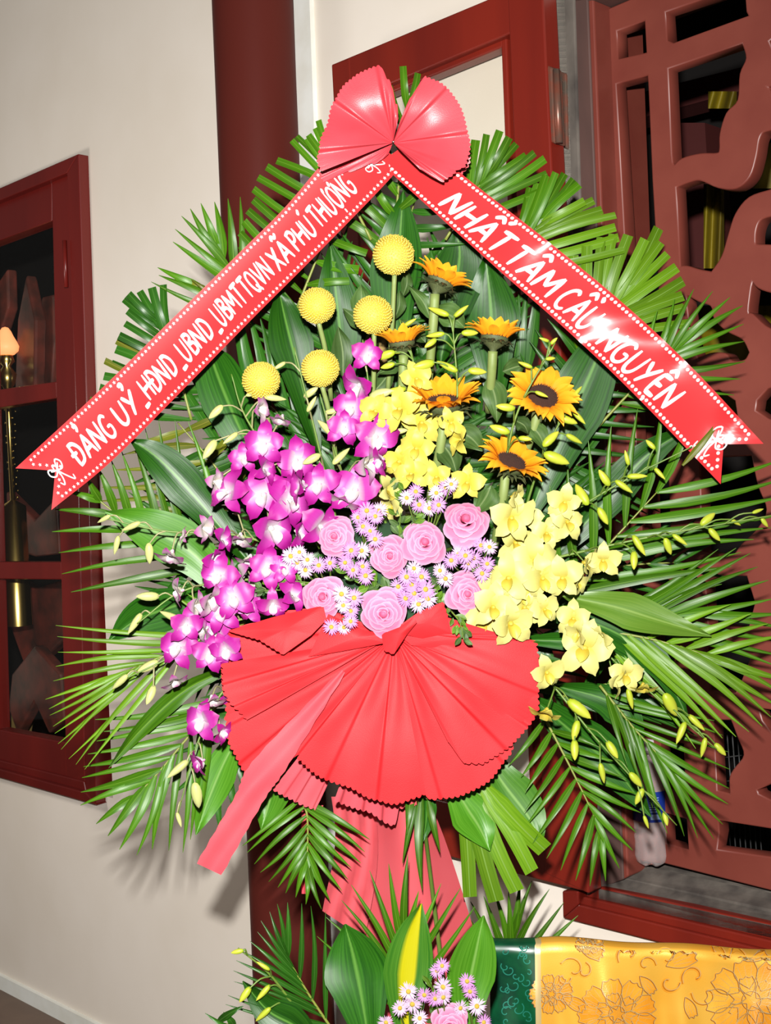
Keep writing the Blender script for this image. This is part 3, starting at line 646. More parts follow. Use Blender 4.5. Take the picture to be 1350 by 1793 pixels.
FR = [
 ([(690, 430), (700, 300), (712, 190)], [([(655, 330), (668, 200), (683, 142), (704, 118)], 6, .2, 1), ([(770, 300), (757, 155), (731, 127)], 5, .25, .95)], 'palm frond rising straight up behind the coral bow', 1.83, 1.82, 13, G, True),
 ([(520, 540), (560, 440), (605, 335)], [([(420, 430), (424, 401), (433, 382), (440, 352), (447, 320), (468, 290), (483, 282)], 9, 0, 1), ([(600, 520), (640, 450), (680, 400)], 6, 0, 1)], 'blunt-cut palm frond above the upper half of the left ribbon', 1.84, 1.83, 14, G, True),
 ([(650, 420), (605, 330), (588, 292)], [([(509, 243), (526, 240), (539, 240), (548, 225), (557, 212)], 6, .5, 1)], 'short blunt palm frond at the left foot of the coral bow', 1.82, 1.82, 11, G, True),
 ([(445, 530), (410, 482), (383, 440)], [([(303, 423), (303, 408), (316, 380), (333, 365), (353, 354)], 5, .25, 1), ([(421, 344), (398, 348), (377, 353)], 3, .25, .85)], 'fan-like palm tip against the column left of the ribbon', 1.83, 1.82, 13, G, False),
 ([(440, 570), (385, 525), (350, 500)], [([(265, 496), (278, 481), (273, 470)], 3, .2, .9), ([(318, 490), (336, 488)], 2, .8, .6, 'frond_o')], 'sparse palm frond with three pointed leaflets over the left ribbon', 1.85, 1.84, 12, G, False),
 ([(335, 735), (312, 650), (284, 570)], [([(158, 700), (180, 668), (189, 648), (195, 630), (204, 612), (206, 590), (216, 568), (227, 554), (218, 524)], 9, 0, .95), ([(228, 513), (251, 507), (267, 502), (285, 499)], 4, 1, .7), ([(182, 633), (203, 598)], 2, .3, .5, 'frond_o')], 'dark round-tipped palm frond beside the middle of the left ribbon', 1.84, 1.83, 13, 'frond_d', True),
 ([(430, 1040), (290, 960), (195, 893), (165, 868)], [([(330, 740), (285, 735), (250, 755), (215, 785), (180, 812), (150, 835)], 9, .1, .95), ([(125, 1039), (107, 1005), (102, 962), (90, 922), (98, 888), (120, 862)], 6, .3, .95)], 'palm frond with long level leaflets below the left ribbon tail', 1.85, 1.84, 13, G, False),
 ([(430, 890), (370, 808), (311, 740)], [([(150, 905), (165, 880), (180, 850), (200, 815), (235, 775)], 6, 0, .9, 'frond_o'), ([(470, 760), (430, 700)], 3, .2, .9)], 'olive palm frond crossing behind the broad leaf under the left ribbon', 1.87, 1.86, 12, 'frond_o', False),
 ([(430, 1090), (330, 1130), (215, 1178)], [([(98, 1092), (105, 1127), (102, 1147), (94, 1171), (96, 1191)], 5, .3, .8), ([(82, 1222), (86, 1250), (99, 1280), (97, 1297), (108, 1315), (117, 1325), (136, 1338), (147, 1345)], 10, 1, .5), ([(300, 1040), (330, 1040)], 2, .2, .1)], 'light drooping palm frond in front of the left window corner', 1.80, 1.77, 9, 'frond_l', False),
 ([(400, 1215), (330, 1290), (284, 1345), (240, 1392)], [([(165, 1260), (178, 1283), (163, 1308), (147, 1333), (142, 1352), (143, 1386), (141, 1409)], 8, .05, .85), ([(170, 1440), (178, 1456), (202, 1480), (221, 1496), (236, 1500), (273, 1481), (320, 1497), (350, 1440)], 9, 1, .2)], 'large palm frond spreading at lower left above the wall', 1.81, 1.79, 14, G, False),
 ([(525, 1400), (538, 1430), (538, 1520)], [([(425, 1479), (438, 1500), (446, 1523), (463, 1534), (480, 1553), (509, 1565), (522, 1575), (534, 1585)], 9, 0, 1), ([(645, 1468), (634, 1510), (619, 1508), (610, 1545), (586, 1570), (576, 1582), (564, 1594)], 8, 0, .9)], 'palm frond hanging straight down left of the red stand cover', 1.74, 1.74, 11, G, False),
 ([(950, 1250), (1000, 1346), (1050, 1448)], [([(890, 1340), (922, 1367), (917, 1455), (937, 1481), (955, 1505), (978, 1524), (988, 1533), (1017, 1548), (1035, 1554)], 10, .05, 1), ([(1050, 1310), (1118, 1380), (1124, 1425), (1112, 1465), (1102, 1507), (1072, 1533), (1060, 1543)], 9, .15, 1)], 'feathery palm frond hanging at lower right before the shutter', 1.77, 1.75, 11, G, False),
 ([(1050, 1200), (1110, 1275), (1170, 1340)], [([(1250, 1262), (1271, 1293), (1277, 1321), (1277, 1355), (1279, 1386), (1272, 1408)], 6, .1, .8), ([(1263, 1446), (1257, 1468), (1235, 1467), (1219, 1468), (1210, 1466), (1200, 1465), (1184, 1458), (1162, 1459), (1140, 1400), (1100, 1340)], 10, 1, .1)], 'palm frond fanning down in front of the water bottle', 1.78, 1.76, 10, G, False),
 ([(1030, 1100), (1140, 1119), (1235, 1146)], [([(1220, 1310), (1274, 1292), (1308, 1282), (1337, 1272), (1362, 1248), (1375, 1225), (1380, 1195)], 10, 0, 1), ([(1280, 1060), (1330, 1080), (1375, 1110)], 4, .5, 1)], 'glossy palm frond sweeping down to the right edge', 1.77, 1.74, 14, 'frond_l', False),
 ([(1040, 1095), (1130, 1085), (1200, 1072)], [([(1255, 960), (1307, 958), (1320, 985), (1355, 1026), (1360, 1054), (1372, 1075)], 7, .0, 1), ([(1360, 1165), (1375, 1140), (1380, 1105)], 4, .3, 1)], 'palm frond with stiff leaflets pointing right past the lattice', 1.79, 1.77, 13, G, False),
 ([(940, 1090), (1060, 960), (1150, 862)], [([(1265, 1020), (1310, 948), (1340, 935), (1375, 897), (1375, 865), (1375, 838), (1372, 806)], 9, .1, 1), ([(960, 850), (1020, 780), (1090, 730), (1150, 700), (1210, 720)], 7, .2, 1)], 'palm frond with long level leaflets under the right ribbon tail', 1.80, 1.78, 15, G, False),
 ([(1048, 746), (1110, 680), (1178, 614)], [([(1240, 740), (1286, 694), (1292, 678), (1297, 662), (1301, 641), (1305, 616), (1301, 576), (1301, 534)], 8, .3, 1), ([(1120, 560), (1150, 540), (1172, 527), (1222, 503), (1250, 512), (1279, 521)], 6, .5, 1)], 'palm frond with pointed leaflets above the right ribbon near the lattice', 1.82, 1.81, 12, G, False),
 ([(1000, 660), (1040, 580), (1070, 540)], [([(985, 470), (1014, 441), (1045, 420), (1065, 404), (1095, 415), (1116, 414), (1132, 420), (1151, 402)], 8, .3, 1), ([(1206, 565), (1198, 534), (1198, 500), (1189, 475), (1173, 451), (1159, 424)], 7, .4, 1)], 'broad blunt-cut palm fan above the right ribbon', 1.84, 1.83, 17, 'frond_l', True),
 ([(780, 420), (825, 345), (850, 310)], [([(790, 260), (835, 243), (862, 227), (879, 231), (892, 241)], 6, .3, 1), ([(960, 330), (951, 270), (938, 270), (927, 279), (904, 251)], 6, .2, 1)], 'blunt-cut palm frond at the right side of the coral bow', 1.83, 1.83, 14, G, True),
 ([(870, 500), (915, 425), (940, 395)], [([(930, 330), (959, 306), (981, 304), (1002, 312), (1017, 326)], 7, .3, 1), ([(1090, 440), (1075, 373), (1059, 371), (1040, 349), (1022, 353)], 7, .2, 1, 'frond_l')], 'palm frond cut blunt between the shutter and the right ribbon', 1.84, 1.83, 14, G, True),
 ([(640, 600), (690, 470), (730, 340)], [([(560, 440), (600, 400), (640, 350), (680, 320)], 8, .1, 1), ([(760, 560), (830, 500), (840, 440), (800, 380), (770, 340)], 9, .1, 1)], 'palm frond showing between the two ribbons under the bow', 1.85, 1.85, 12, 'frond_d', False),
 ([(960, 780), (1000, 700), (1030, 600)], [([(900, 640), (940, 570), (980, 540)], 6, .1, 1), ([(1130, 800), (1150, 740), (1120, 680), (1090, 620)], 8, 0, 1)], 'palm frond behind the sunflowers under the right ribbon', 1.85, 1.85, 12, 'frond_d', False),
 ([(980, 1010), (1100, 990), (1180, 985)], [([(1150, 900), (1230, 910), (1290, 930)], 5, .2, 1), ([(1150, 1060), (1200, 1040), (1275, 1010)], 5, .1, 1)], 'dark palm frond crossing behind the yellow orchids at right', 1.85, 1.85, 12, 'frond_d', False),
 ([(985, 1220), (1050, 1200), (1110, 1195)], [([(1130, 1260), (1190, 1280), (1230, 1290), (1240, 1240)], 6, 0, 1, 'frond_d'), ([(1100, 1120), (1180, 1130)], 3, .3, 1)], 'short palm frond behind the hanging yellow orchid spray', 1.82, 1.81, 14, 'frond_d', False),
 ([(790, 1330), (830, 1365), (850, 1375)], [([(823, 1572), (880, 1583), (900, 1565), (932, 1520), (951, 1486)], 5, .3, 1)], 'palm strips with small insect holes hanging under the red fan', 1.80, 1.76, 27, 'frond_l', True),
 ([(715, 1370), (735, 1390), (750, 1400)], [([(712, 1458), (686, 1480), (738, 1565), (768, 1490)], 4, .1, 1)], 'few palm leaflets hanging in front of the red stand cover', 1.73, 1.72, 14, G, False),
 ([(440, 1240), (400, 1300), (380, 1350)], [([(300, 1250), (300, 1390), (345, 1440)], 4, .1, 1), ([(390, 1470), (420, 1450), (460, 1400)], 4, 1, .3)], 'palm frond behind the streamer at lower left', 1.83, 1.82, 14, 'frond_d', False),
 # lower arrangement
 ([(590, 1815), (540, 1740), (500, 1670)], [([(395, 1760), (408, 1721), (410, 1696), (415, 1673), (430, 1656), (444, 1639), (450, 1628), (461, 1607), (470, 1596), (485, 1582)], 11, .05, 1), ([(568, 1593), (545, 1585), (536, 1582), (503, 1581)], 4, .2, .95)], 'feathery palm frond of the lower arrangement in front of the column', 1.66, 1.64, 9, 'frond_d', False),
 ([(715, 1800), (705, 1700), (706, 1640)], [([(556, 1640), (568, 1606), (590, 1587), (625, 1536), (653, 1524), (686, 1510), (717, 1496)], 7, .1, 1), ([(833, 1585), (794, 1543), (735, 1560)], 4, .3, .9)], 'palm fan rising before the red stand cover', 1.66, 1.65, 11, G, False),
 ([(890, 1760), (893, 1700), (895, 1655)], [([(800, 1575), (819, 1582), (845, 1578), (855, 1554), (886, 1561), (908, 1542)], 6, .3, 1), ([(1010, 1603), (993, 1580), (952, 1549), (933, 1544)], 4, .3, 1)], 'palm fan rising behind the green brocade edge', 1.96, 1.95, 12, G, False),
 ([(450, 1830), (415, 1800), (380, 1790)], [([(360, 1776), (398, 1772), (425, 1762)], 3, .2, 1)], 'palm leaflets poking up at the very bottom beside the column', 1.62, 1.61, 11, 'frond_d', False),
]
for a in FR: frond(*a[:2], a[2], a[3], a[4], a[5], a[6], a[7])
# deep filler fronds behind everything
for k in range(15):
    a = radians(-90 + k * 24 + rnd.uniform(-5, 5)); rl = 330 if abs(k - 7.5) > 1 else 250
    c = (690, 900); q = lambda r_: (c[0] + cos(a) * r_ * (1.0), c[1] + sin(a) * r_ * 1.15)
    tipsA = [(q(r_)[0] + cos(a - .75) * 165, q(r_)[1] + sin(a - .75) * 165) for r_ in (60, 150, rl - 60, rl)]
    tipsB = [(q(r_)[0] + cos(a + .75) * 165, q(r_)[1] + sin(a + .75) * 165) for r_ in (60, 150, rl - 60, rl)]
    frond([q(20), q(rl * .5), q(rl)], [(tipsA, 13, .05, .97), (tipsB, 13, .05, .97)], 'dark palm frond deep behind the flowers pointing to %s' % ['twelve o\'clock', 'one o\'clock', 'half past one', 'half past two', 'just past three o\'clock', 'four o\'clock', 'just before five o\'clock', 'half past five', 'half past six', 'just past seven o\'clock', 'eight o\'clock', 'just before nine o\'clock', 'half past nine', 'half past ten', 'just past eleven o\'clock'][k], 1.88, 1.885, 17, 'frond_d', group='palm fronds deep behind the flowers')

#=============================================================== BROAD LEAVES
def broad(pts, wid, label, d0=1.80, d1=1.80, mt='broad', fold=0.006, wave=0.004, peak=.45, side=0.0, nm='broad_leaf', parent=None, cat='leaf', o=None, n=18, twist=0.0, part=None):
    cs = spline(pts, n); dz = lambda t: d0 + (d1 - d0) * t
    if o is None: o = P(*cs[0], d0)
    vs = []; uv = []; K = 6
    ph = rnd.uniform(0, 6)
    for i, (x, y) in enumerate(cs):
        t = i / n
        a, b_ = cs[max(0, i - 1)], cs[min(n, i + 1)]
        dx, dy = b_[0] - a[0], b_[1] - a[1]; L = math.hypot(dx, dy); nx, ny = -dy / L, dx / L
        prof = (t / peak) ** .65 if t < peak else max(0, 1 - ((t - peak) / (1 - peak)) ** 1.7)
        ww = wid * .5 * max(.03, prof)
        for k in range(K + 1):
            s = k / K * 2 - 1
            dd = dz(t) + fold * (1 - abs(s)) * 1.0 + wave * sin(t * 9 + ph + s * 1.5) * abs(s) + s * ww * (side + twist * t) * 1.7 / FPX
            vs.append(P(x + nx * ww * s, y + ny * ww * s, dd)); uv.append((k / K, t))
    fs = [(i * (K + 1) + k, i * (K + 1) + k + 1, (i + 1) * (K + 1) + k + 1, (i + 1) * (K + 1) + k) for i in range(n) for k in range(K)]
    me = make_mesh(nm, [v - o for v in vs], fs, M[mt], uv)
    if parent is not None: return obj(nm, me, parent)
    return obj(nm, me, loc=o, label=label, cat=cat)
BL = [
 ([(440, 990), (350, 880), (280, 805), (226, 768)], 74, 'broad glossy leaf pointing up-left under the left ribbon lettering', 1.80, 1.79, 'broad'),
 ([(480, 870), (415, 740), (375, 640), (368, 600)], 92, 'broad leaf left of the yellow button flowers beneath the ribbon', 1.82, 1.82, 'broad'),
 ([(560, 800), (520, 640), (500, 560), (488, 505)], 78, 'upright broad leaf behind the left button flower', 1.81, 1.81, 'broad'),
 ([(615, 720), (598, 600), (588, 510), (578, 425)], 84, 'upright broad leaf between the left ribbon and the top button flower', 1.815, 1.82, 'broad'),
 ([(700, 640), (690, 520), (700, 420), (706, 335)], 92, 'broad leaf behind the topmost button flower', 1.81, 1.82, 'broad'),
 ([(770, 640), (790, 530), (805, 450), (798, 400)], 96, 'broad leaf behind the topmost sunflower', 1.82, 1.83, 'broad'),
 ([(870, 720), (862, 590), (858, 520), (850, 445)], 104, 'broad leaf right behind the sunflowers under the right ribbon', 1.815, 1.82, 'broad'),
 ([(920, 920), (985, 760), (1040, 640), (1075, 540)], 110, 'wide leaf rising to the right ribbon behind the right sunflower', 1.81, 1.82, 'broad'),
 ([(930, 1010), (1040, 900), (1130, 800), (1215, 745)], 66, 'long leaf reaching up-right to the lower right ribbon', 1.80, 1.79, 'broad'),
 ([(985, 1044), (1075, 1062), (1150, 1085), (1246, 1114)], 66, 'light green twisted leaf lying over the right palms', 1.72, 1.71, 'broad_y'),
 ([(930, 1070), (1050, 1095), (1150, 1160), (1208, 1265)], 62, 'dark leaf bending down under the light green twisted leaf', 1.76, 1.75, 'broad'),
 ([(900, 1120), (1020, 1125), (1110, 1150), (1178, 1186)], 50, 'dark narrow leaf beside the big yellow orchid bloom', 1.77, 1.77, 'broad'),
 ([(930, 1220), (1000, 1280), (1080, 1350), (1140, 1430)], 84, 'broad leaf behind the hanging yellow orchid buds', 1.79, 1.78, 'broad'),
 ([(970, 1200), (1060, 1225), (1100, 1260), (1125, 1330)], 66, 'dark leaf just above the hanging yellow buds', 1.80, 1.79, 'broad'),
 ([(835, 1300), (880, 1370), (925, 1430), (950, 1478)], 84, 'bright broad leaf hanging right of the red fan', 1.77, 1.75, 'broad_l'),
 ([(780, 1350), (815, 1410), (840, 1450), (858, 1490)], 76, 'green broad leaf with yellow rim hanging below the red fan', 1.76, 1.74, 'broad_l'),
 ([(440, 1250), (395, 1330), (365, 1400), (343, 1462)], 62, 'broad leaf hanging left of the pink streamer', 1.80, 1.79, 'broad_l'),
 ([(500, 1300), (480, 1370), (470, 1410), (457, 1452)], 66, 'broad leaf tip hanging right of the pink streamer', 1.79, 1.78, 'broad_l'),
 ([(430, 1080), (345, 975), (260, 925), (184, 896)], 92, 'broad light leaf behind the upper left orchid buds', 1.79, 1.79, 'broad_l'),
 ([(380, 1040), (310, 1060), (240, 1085), (190, 1122)], 78, 'broad dark leaf pointing left below the orchid buds', 1.80, 1.80, 'broad'),
 ([(430, 1160), (330, 1205), (250, 1275), (190, 1345)], 34, 'narrow curved leaf crossing the lower left palms', 1.77, 1.76, 'frond'),
 ([(745, 1360), (748, 1400), (746, 1440), (738, 1478)], 34, 'small leaf tip showing below the red fan centre', 1.74, 1.74, 'broad'),
 # lower arrangement
 ([(650, 1850), (632, 1740), (618, 1670), (604, 1618)], 118, 'large dark leaf at lower left of the bottom arrangement', 1.60, 1.61, 'broad'),
 ([(715, 1850), (712, 1740), (722, 1650), (738, 1582)], 88, 'variegated leaf with a yellow centre stripe in the bottom arrangement', 1.585, 1.60, 'varieg'),
 ([(815, 1850), (820, 1740), (835, 1660), (847, 1603)], 86, 'light green leaf beside the green brocade edge', 1.59, 1.61, 'broad_l'),
 ([(560, 1850), (520, 1800), (470, 1770), (425, 1718)], 70, 'dark leaf low beside the column in the bottom arrangement', 1.61, 1.62, 'broad'),
]
for a in BL: broad(a[0], a[1], a[2], a[3], a[4], a[5], side=rnd.uniform(-.35, .35), twist=rnd.uniform(-.3, .3))
# yellow rims on three leaves are left to the leaf material's vein colours

#=============================================================== ORCHIDS
def petal_mesh(name, L, Wd, cup, tipdroop, material, point=1.0, nu=4, nv=6, neck=.25):
    vs = []; uv = []
    for j in range(nv + 1):
        t = j / nv
        w = Wd * .5 * (neck + (1 - neck) * sin(pi * min(1, t * .95 + .05)) ** point) if t < .98 else Wd * .06
        if t < .5: w *= 1
        for i in range(nu + 1):
            s = i / nu * 2 - 1
            vs.append(Vector((L * t * (1 - .06 * s * s * t), w * s, cup * Wd * s * s * sin(pi * t) + L * (.18 * sin(pi * t * .9) - tipdroop * t * t)))); uv.append((i / nu, t))
    fs = [(j * (nu + 1) + i, j * (nu + 1) + i + 1, (j + 1) * (nu + 1) + i + 1, (j + 1) * (nu + 1) + i) for j in range(nv) for i in range(nu)]
    return make_mesh(name, vs, fs, material, uv)
def orchid_set(p, lip, pw):
    return dict(
        sep=[petal_mesh('petal', 1.0, .60, .12, td, p, .55) for td in (.1, .25, .02)],
        pet=[petal_mesh('petal', 1.0, .92, .10, td, p, .50, neck=.12) for td in (.1, .22, 0)],
        sepw=[petal_mesh('petal', 1.0, .56, .12, .2, pw, .65)], petw=[petal_mesh('petal', 1.0, .9, .1, .2, pw, .62, neck=.12)],
        lip=petal_mesh('lip', .62, .46, .35, -.25, lip, .8))
def ellip(name, rx_, ry_, rz_, material, n=8, m_=6, taper=0.0):
    mb = MB()
    def f(u_, v_):
        a = 2 * pi * u_; b = pi * (v_ - .5)
        k = 1 - taper * (v_)
        return Vector((rx_ * (sin(b) + (.25 * v_ ** 4 if taper else 0)), ry_ * cos(b) * cos(a) * k, rz_ * cos(b) * sin(a) * k))
    mb.grid(f, n, m_); return mb.mesh(name, material)
OP = orchid_set(M['purple'], M['purple_lip'], M['purple_w'])
OY = orchid_set(M['yorchid'], M['ylip'], M['yorchid2'])
colP = ellip('bloom', .12, .1, .2, M['purple_lip']); colY = ellip('bloom', .12, .1, .2, M['ylip'])
budP = [ellip('bud', .5, .21, .21, M['budp'], 8, 7, .45), ellip('bud', .5, .25, .2, M['budp'], 8, 7, .2)]
budY = [ellip('bud', .5, .21, .21, M['budy'], 8, 7, .45), ellip('bud', .5, .25, .2, M['budy'], 8, 7, .2)]
def near(path, p):
    best = None
    for i, q in enumerate(path):
        d_ = math.hypot(q[0] - p[0], q[1] - p[1])
        if best is None or d_ < best[0]: best = (d_, i)
    return best
def orchid(path, blooms, buds, label, kindp=True, d=1.72, dt=1.70, front=0.0, budL=34):
    cs = spline(path, 30); n = len(cs) - 1
    o = P(*cs[0], d + .05)
    e = empty('orchid_spray', o, label, 'orchid', 'purple and white orchid sprays' if kindp else 'yellow orchid sprays')
    S = OP if kindp else OY
    dep = lambda i: d + .05 * (1 - i / n) ** 2 + (dt - d) * i / n
    mb = MB(); mb.tube([P(x, y, dep(i)) for i, (x, y) in enumerate(cs)], 0.0024, 0.0009, n=6)
    obj('stem', mb.mesh('stem', M['stem'], o), e)
    def pedicel(x, y, dd, bend):
        # attach a little further back along the stem
        _, i = near(cs, (x, y)); i = max(0, i - 2)
        q = cs[i]; mx_, my_ = (q[0] + x) / 2 + bend[0], (q[1] + y) / 2 + bend[1]
        pts = spline([(q[0], q[1], dep(i)), (mx_, my_, (dep(i) + dd) / 2 - .004), (x, y, dd)], 6)
        pm = MB(); pm.tube([P(*p_) for p_ in pts], 0.0013, 0.0011, n=5, cap=False)
        obj('pedicel', pm.mesh('pedicel', M['pedicel'] if kindp else M['stem'], o), e)
        return q
    for b in blooms:
        x, y, r = b[:3]; mode = b[3] if len(b) > 3 else 'f'
        dd = dt - .012 + rnd.uniform(-.018, .018) - front
        q = pedicel(x, y, dd + .012, (rnd.uniform(-8, 8), -abs(r) * .5))
        R_ = r * 1.12 * dd / FPX
        if mode == 'f' and kindp and rnd.random() < .28: nrm = (rnd.uniform(-.9, .9), rnd.uniform(-.8, .4), .8)
        elif mode == 'f': nrm = (rnd.uniform(-.35, .35), rnd.uniform(-.35, .2), 1)
        elif mode == 's': nrm = (rnd.choice((-1, 1)) * rnd.uniform(.7, 1.1), rnd.uniform(-.5, .3), .5)
        else: nrm = (rnd.uniform(-.5, .5), -1.1, .45)
        B = basis(nrm, rnd.uniform(-.35, .35))
        bl = obj('bloom', colP if kindp else colY, e, P(x, y, dd) - o, B, scale=R_)
        wv = mode == 'd' or (kindp and mode == 's' and rnd.random() < .6) or (not kindp and (y < 860 and x < 900))
        for ang, kd in ((90, 'sep'), (20, 'pet'), (160, 'pet'), (-52, 'sep'), (-128, 'sep')):
            ang += rnd.uniform(-9, 9); tilt = radians(rnd.uniform(-12, 12) - (22 if mode != 'f' else 4))
            mm = rnd.choice(S[kd + ('w' if wv else '')])
            obj('petal', mm, bl, Vector((0, 0, -.02 if kd == 'pet' else .0)), rz(radians(ang)) @ ry(tilt), scale=(rnd.uniform(.9, 1.08) * (1.05 if kd == 'sep' else 1)))
        obj('lip', S['lip'], bl, Vector((0, 0, .03)), rz(radians(-90)) @ ry(-.35))
    for b in buds:
        x, y = b[:2]; L = (b[2] if len(b) > 2 else budL) * rnd.uniform(.85, 1.12)
        dd = dt + rnd.uniform(-.012, .012)
        _, i = near(cs, (x, y)); i = max(0, i - 1); q = cs[i]
        sgn = 1 if x > q[0] else -1
        ang = atan2(-(y - q[1]), (x - q[0])) - sgn * rnd.uniform(.2, .7)
        Ld = L * dd / FPX
        ax, ay = x - cos(ang) * L * .42, y + sin(ang) * L * .42
        pedicel(ax, ay, dd, (0, -6))
        B = basis((0, 0, 1), ang) @ ry(rnd.uniform(-.3, .3))
        obj('bud', rnd.choice(budP if kindp else budY), e, P(x, y, dd) - o, B, scale=Ld)
    return e
orchid([(560, 960), (500, 840), (430, 730), (405, 655)], [(463, 777, 36), (426, 803, 26), (450, 717, 26, 's'), (494, 729, 22, 'd'), (374, 843, 24, 's')], [(379, 720), (405, 766), (368, 785), (480, 697), (442, 690, 26)], 'purple orchid spray leaning left beside the lowest button flower')
orchid([(600, 960), (555, 770), (515, 608)], [(518, 806, 36), (460, 822, 27, 's'), (505, 877, 44), (533, 850, 34, 's'), (560, 848, 35)], [(543, 688, 30), (545, 709, 26), (547, 803), (490, 640, 24)], 'purple orchid spray standing left of centre below the buttons')
orchid([(640, 960), (590, 800), (560, 690)], [(615, 714, 32), (602, 748, 30), (638, 811, 34, 's'), (605, 870, 30, 'd')], [(583, 720), (596, 800, 40), (575, 752, 42)], 'purple orchid spray with folded blooms left of the yellow orchids')
orchid([(680, 960), (662, 800), (635, 595)], [(631, 673, 38), (643, 622, 28), (657, 764, 42), (670, 805, 27, 's'), (623, 858, 46)], [(665, 690, 40), (700, 755, 24)], 'tallest purple orchid spray with a big open bloom near the centre', dt=1.695)
orchid([(580, 1000), (430, 940), (290, 930), (185, 908)], [(463, 866, 43), (402, 863, 39), (473, 924, 46), (421, 937, 28, 'd'), (387, 945, 24, 's'), (355, 924, 26, 's'), (325, 938, 15, 's'), (301, 967, 30, 'd')], [(183, 908, 26), (231, 921, 38), (204, 953, 34), (261, 967, 40)], 'long purple orchid spray reaching left, ending in four pale buds')
orchid([(580, 1030), (430, 1015), (320, 1035), (240, 1092)], [(560, 921, 40), (468, 995, 34), (371, 976, 28, 's'), (384, 1008, 34), (423, 1010, 30, 's'), (318, 1034, 28, 's'), (340, 1060, 26, 's'), (497, 997, 26), (438, 975, 28, 'd'), (520, 930, 30, 's')], [(261, 1044, 40), (237, 1090, 38)], 'purple orchid spray reaching left with two low hanging buds')
orchid([(560, 1075), (420, 1085), (300, 1150), (205, 1195)], [(410, 1047, 36), (363, 1047, 32, 's'), (389, 1073, 36), (437, 1063, 27), (478, 1057, 28), (512, 1044, 29), (379, 1107, 34), (325, 1094, 30), (314, 1134, 36), (361, 1100, 28, 's'), (303, 1188, 26, 'd'), (450, 1025, 28, 's')], [(301, 1080, 40), (261, 1166), (211, 1193), (264, 1215)], 'purple orchid spray drooping left beside the red fan edge')
orchid([(520, 1110), (400, 1200), (350, 1290), (310, 1430)], [(395, 1136, 30), (366, 1145, 30), (371, 1221, 26, 'd'), (355, 1261, 34), (385, 1280, 24, 's'), (355, 1332, 26, 's'), (395, 1215, 24, 's')], [(313, 1345, 44), (344, 1390, 42), (313, 1434, 26)], 'purple orchid spray hanging lowest at left of the red fan')
# yellow sprays
orchid([(700, 940), (705, 780), (725, 650), (700, 560)], [(700, 716, 38), (658, 720, 32), (738, 740, 36), (729, 785, 32), (699, 808, 32), (729, 663, 30), (675, 862, 34, 's'), (764, 835, 28), (690, 885, 28, 's'), (720, 830, 30)], [(676, 621), (680, 640, 26), (701, 615, 24), (717, 565, 26), (692, 684, 40)], 'dense yellow orchid spray in the centre beside the purple ones', False)
orchid([(770, 900), (800, 720), (792, 560)], [(809, 770, 30, 's'), (818, 845, 30), (790, 740, 26)], [(770, 546), (806, 546), (764, 586, 30), (821, 583, 28), (785, 642), (834, 650), (744, 638), (755, 600, 24)], 'yellow orchid buds rising between the upper sunflowers', False, 1.70, 1.685)
orchid([(870, 940), (900, 740), (972, 600)], [(898, 870, 26, 's')], [(887, 713), (877, 752), (918, 768, 26), (947, 690, 26), (921, 639, 22), (954, 595, 18), (969, 598, 18), (963, 628, 18)], 'slender yellow orchid bud stem crossing the right sunflower', False, 1.69, 1.67)
orchid([(900, 960), (950, 800), (1010, 690)], [], [(1010, 687, 28), (1013, 730, 30), (993, 735, 30), (1004, 768), (963, 770, 40), (972, 802, 40)], 'yellow orchid buds right of the two right sunflowers', False)
orchid([(870, 990), (1000, 898), (1100, 838), (1212, 782)], [(989, 879, 30), (993, 914, 30), (957, 934, 28), (895, 906, 40), (902, 950, 34), (925, 905, 26)], [(1020, 868, 38), (1055, 902, 36), (1059, 838), (1091, 851), (1114, 834, 30), (1154, 828, 26), (1098, 803, 28), (1140, 779, 24)], 'yellow orchid spray climbing right toward the right ribbon tail', False, 1.71, 1.69)
orchid([(880, 1000), (1010, 968), (1150, 938), (1355, 902)], [(938, 981, 44), (950, 1012, 36), (985, 1012, 36), (1008, 1018, 24, 's'), (1024, 985, 30, 's'), (1056, 981, 30), (920, 1020, 32)], [(1118, 953), (1110, 979, 34), (1169, 955), (1189, 944), (1238, 910, 28), (1250, 935, 28), (1287, 914, 24), (1326, 895, 24), (1338, 914, 22)], 'longest yellow orchid spray reaching the right edge', False, 1.71, 1.68)
orchid([(850, 1040), (980, 1075), (1090, 1170), (1255, 1312)], [(891, 1012, 40), (867, 1030, 36), (912, 1036, 36), (918, 1063, 34), (953, 1067, 28), (1004, 1083, 30), (1016, 1107, 28, 's'), (1024, 1134, 46), (1055, 1112, 28, 's'), (1095, 1181, 30), (1075, 1190, 28, 's'), (1126, 1199, 24, 'd')], [(1103, 1222, 38), (1173, 1232, 42), (1193, 1281, 36), (1218, 1264, 36), (1232, 1307, 30), (1260, 1311, 26)], 'yellow orchid spray arching down-right with the widest open bloom', False, 1.70, 1.68)
orchid([(840, 1080), (950, 1180), (1050, 1300), (1185, 1445)], [(863, 1063, 38), (846, 1088, 36), (893, 1091, 42), (880, 1050, 34), (957, 1177, 32), (957, 1244, 30, 'd')], [(1012, 1240, 50), (1008, 1277, 36), (1006, 1311, 36), (1071, 1311, 34), (1054, 1352, 38), (1112, 1364, 34), (1120, 1393, 26), (1131, 1438, 24), (1165, 1432, 24)], 'yellow orchid spray hanging down-right beside the red fan', False, 1.70, 1.68)
orchid([(560, 1830), (480, 1715), (417, 1660)], [], [(417, 1666, 22), (462, 1692, 24), (430, 1740, 30), (462, 1737, 36), (462, 1775, 36)], 'small yellow orchid bud stem in front of the column at bottom', False, 1.62, 1.60)

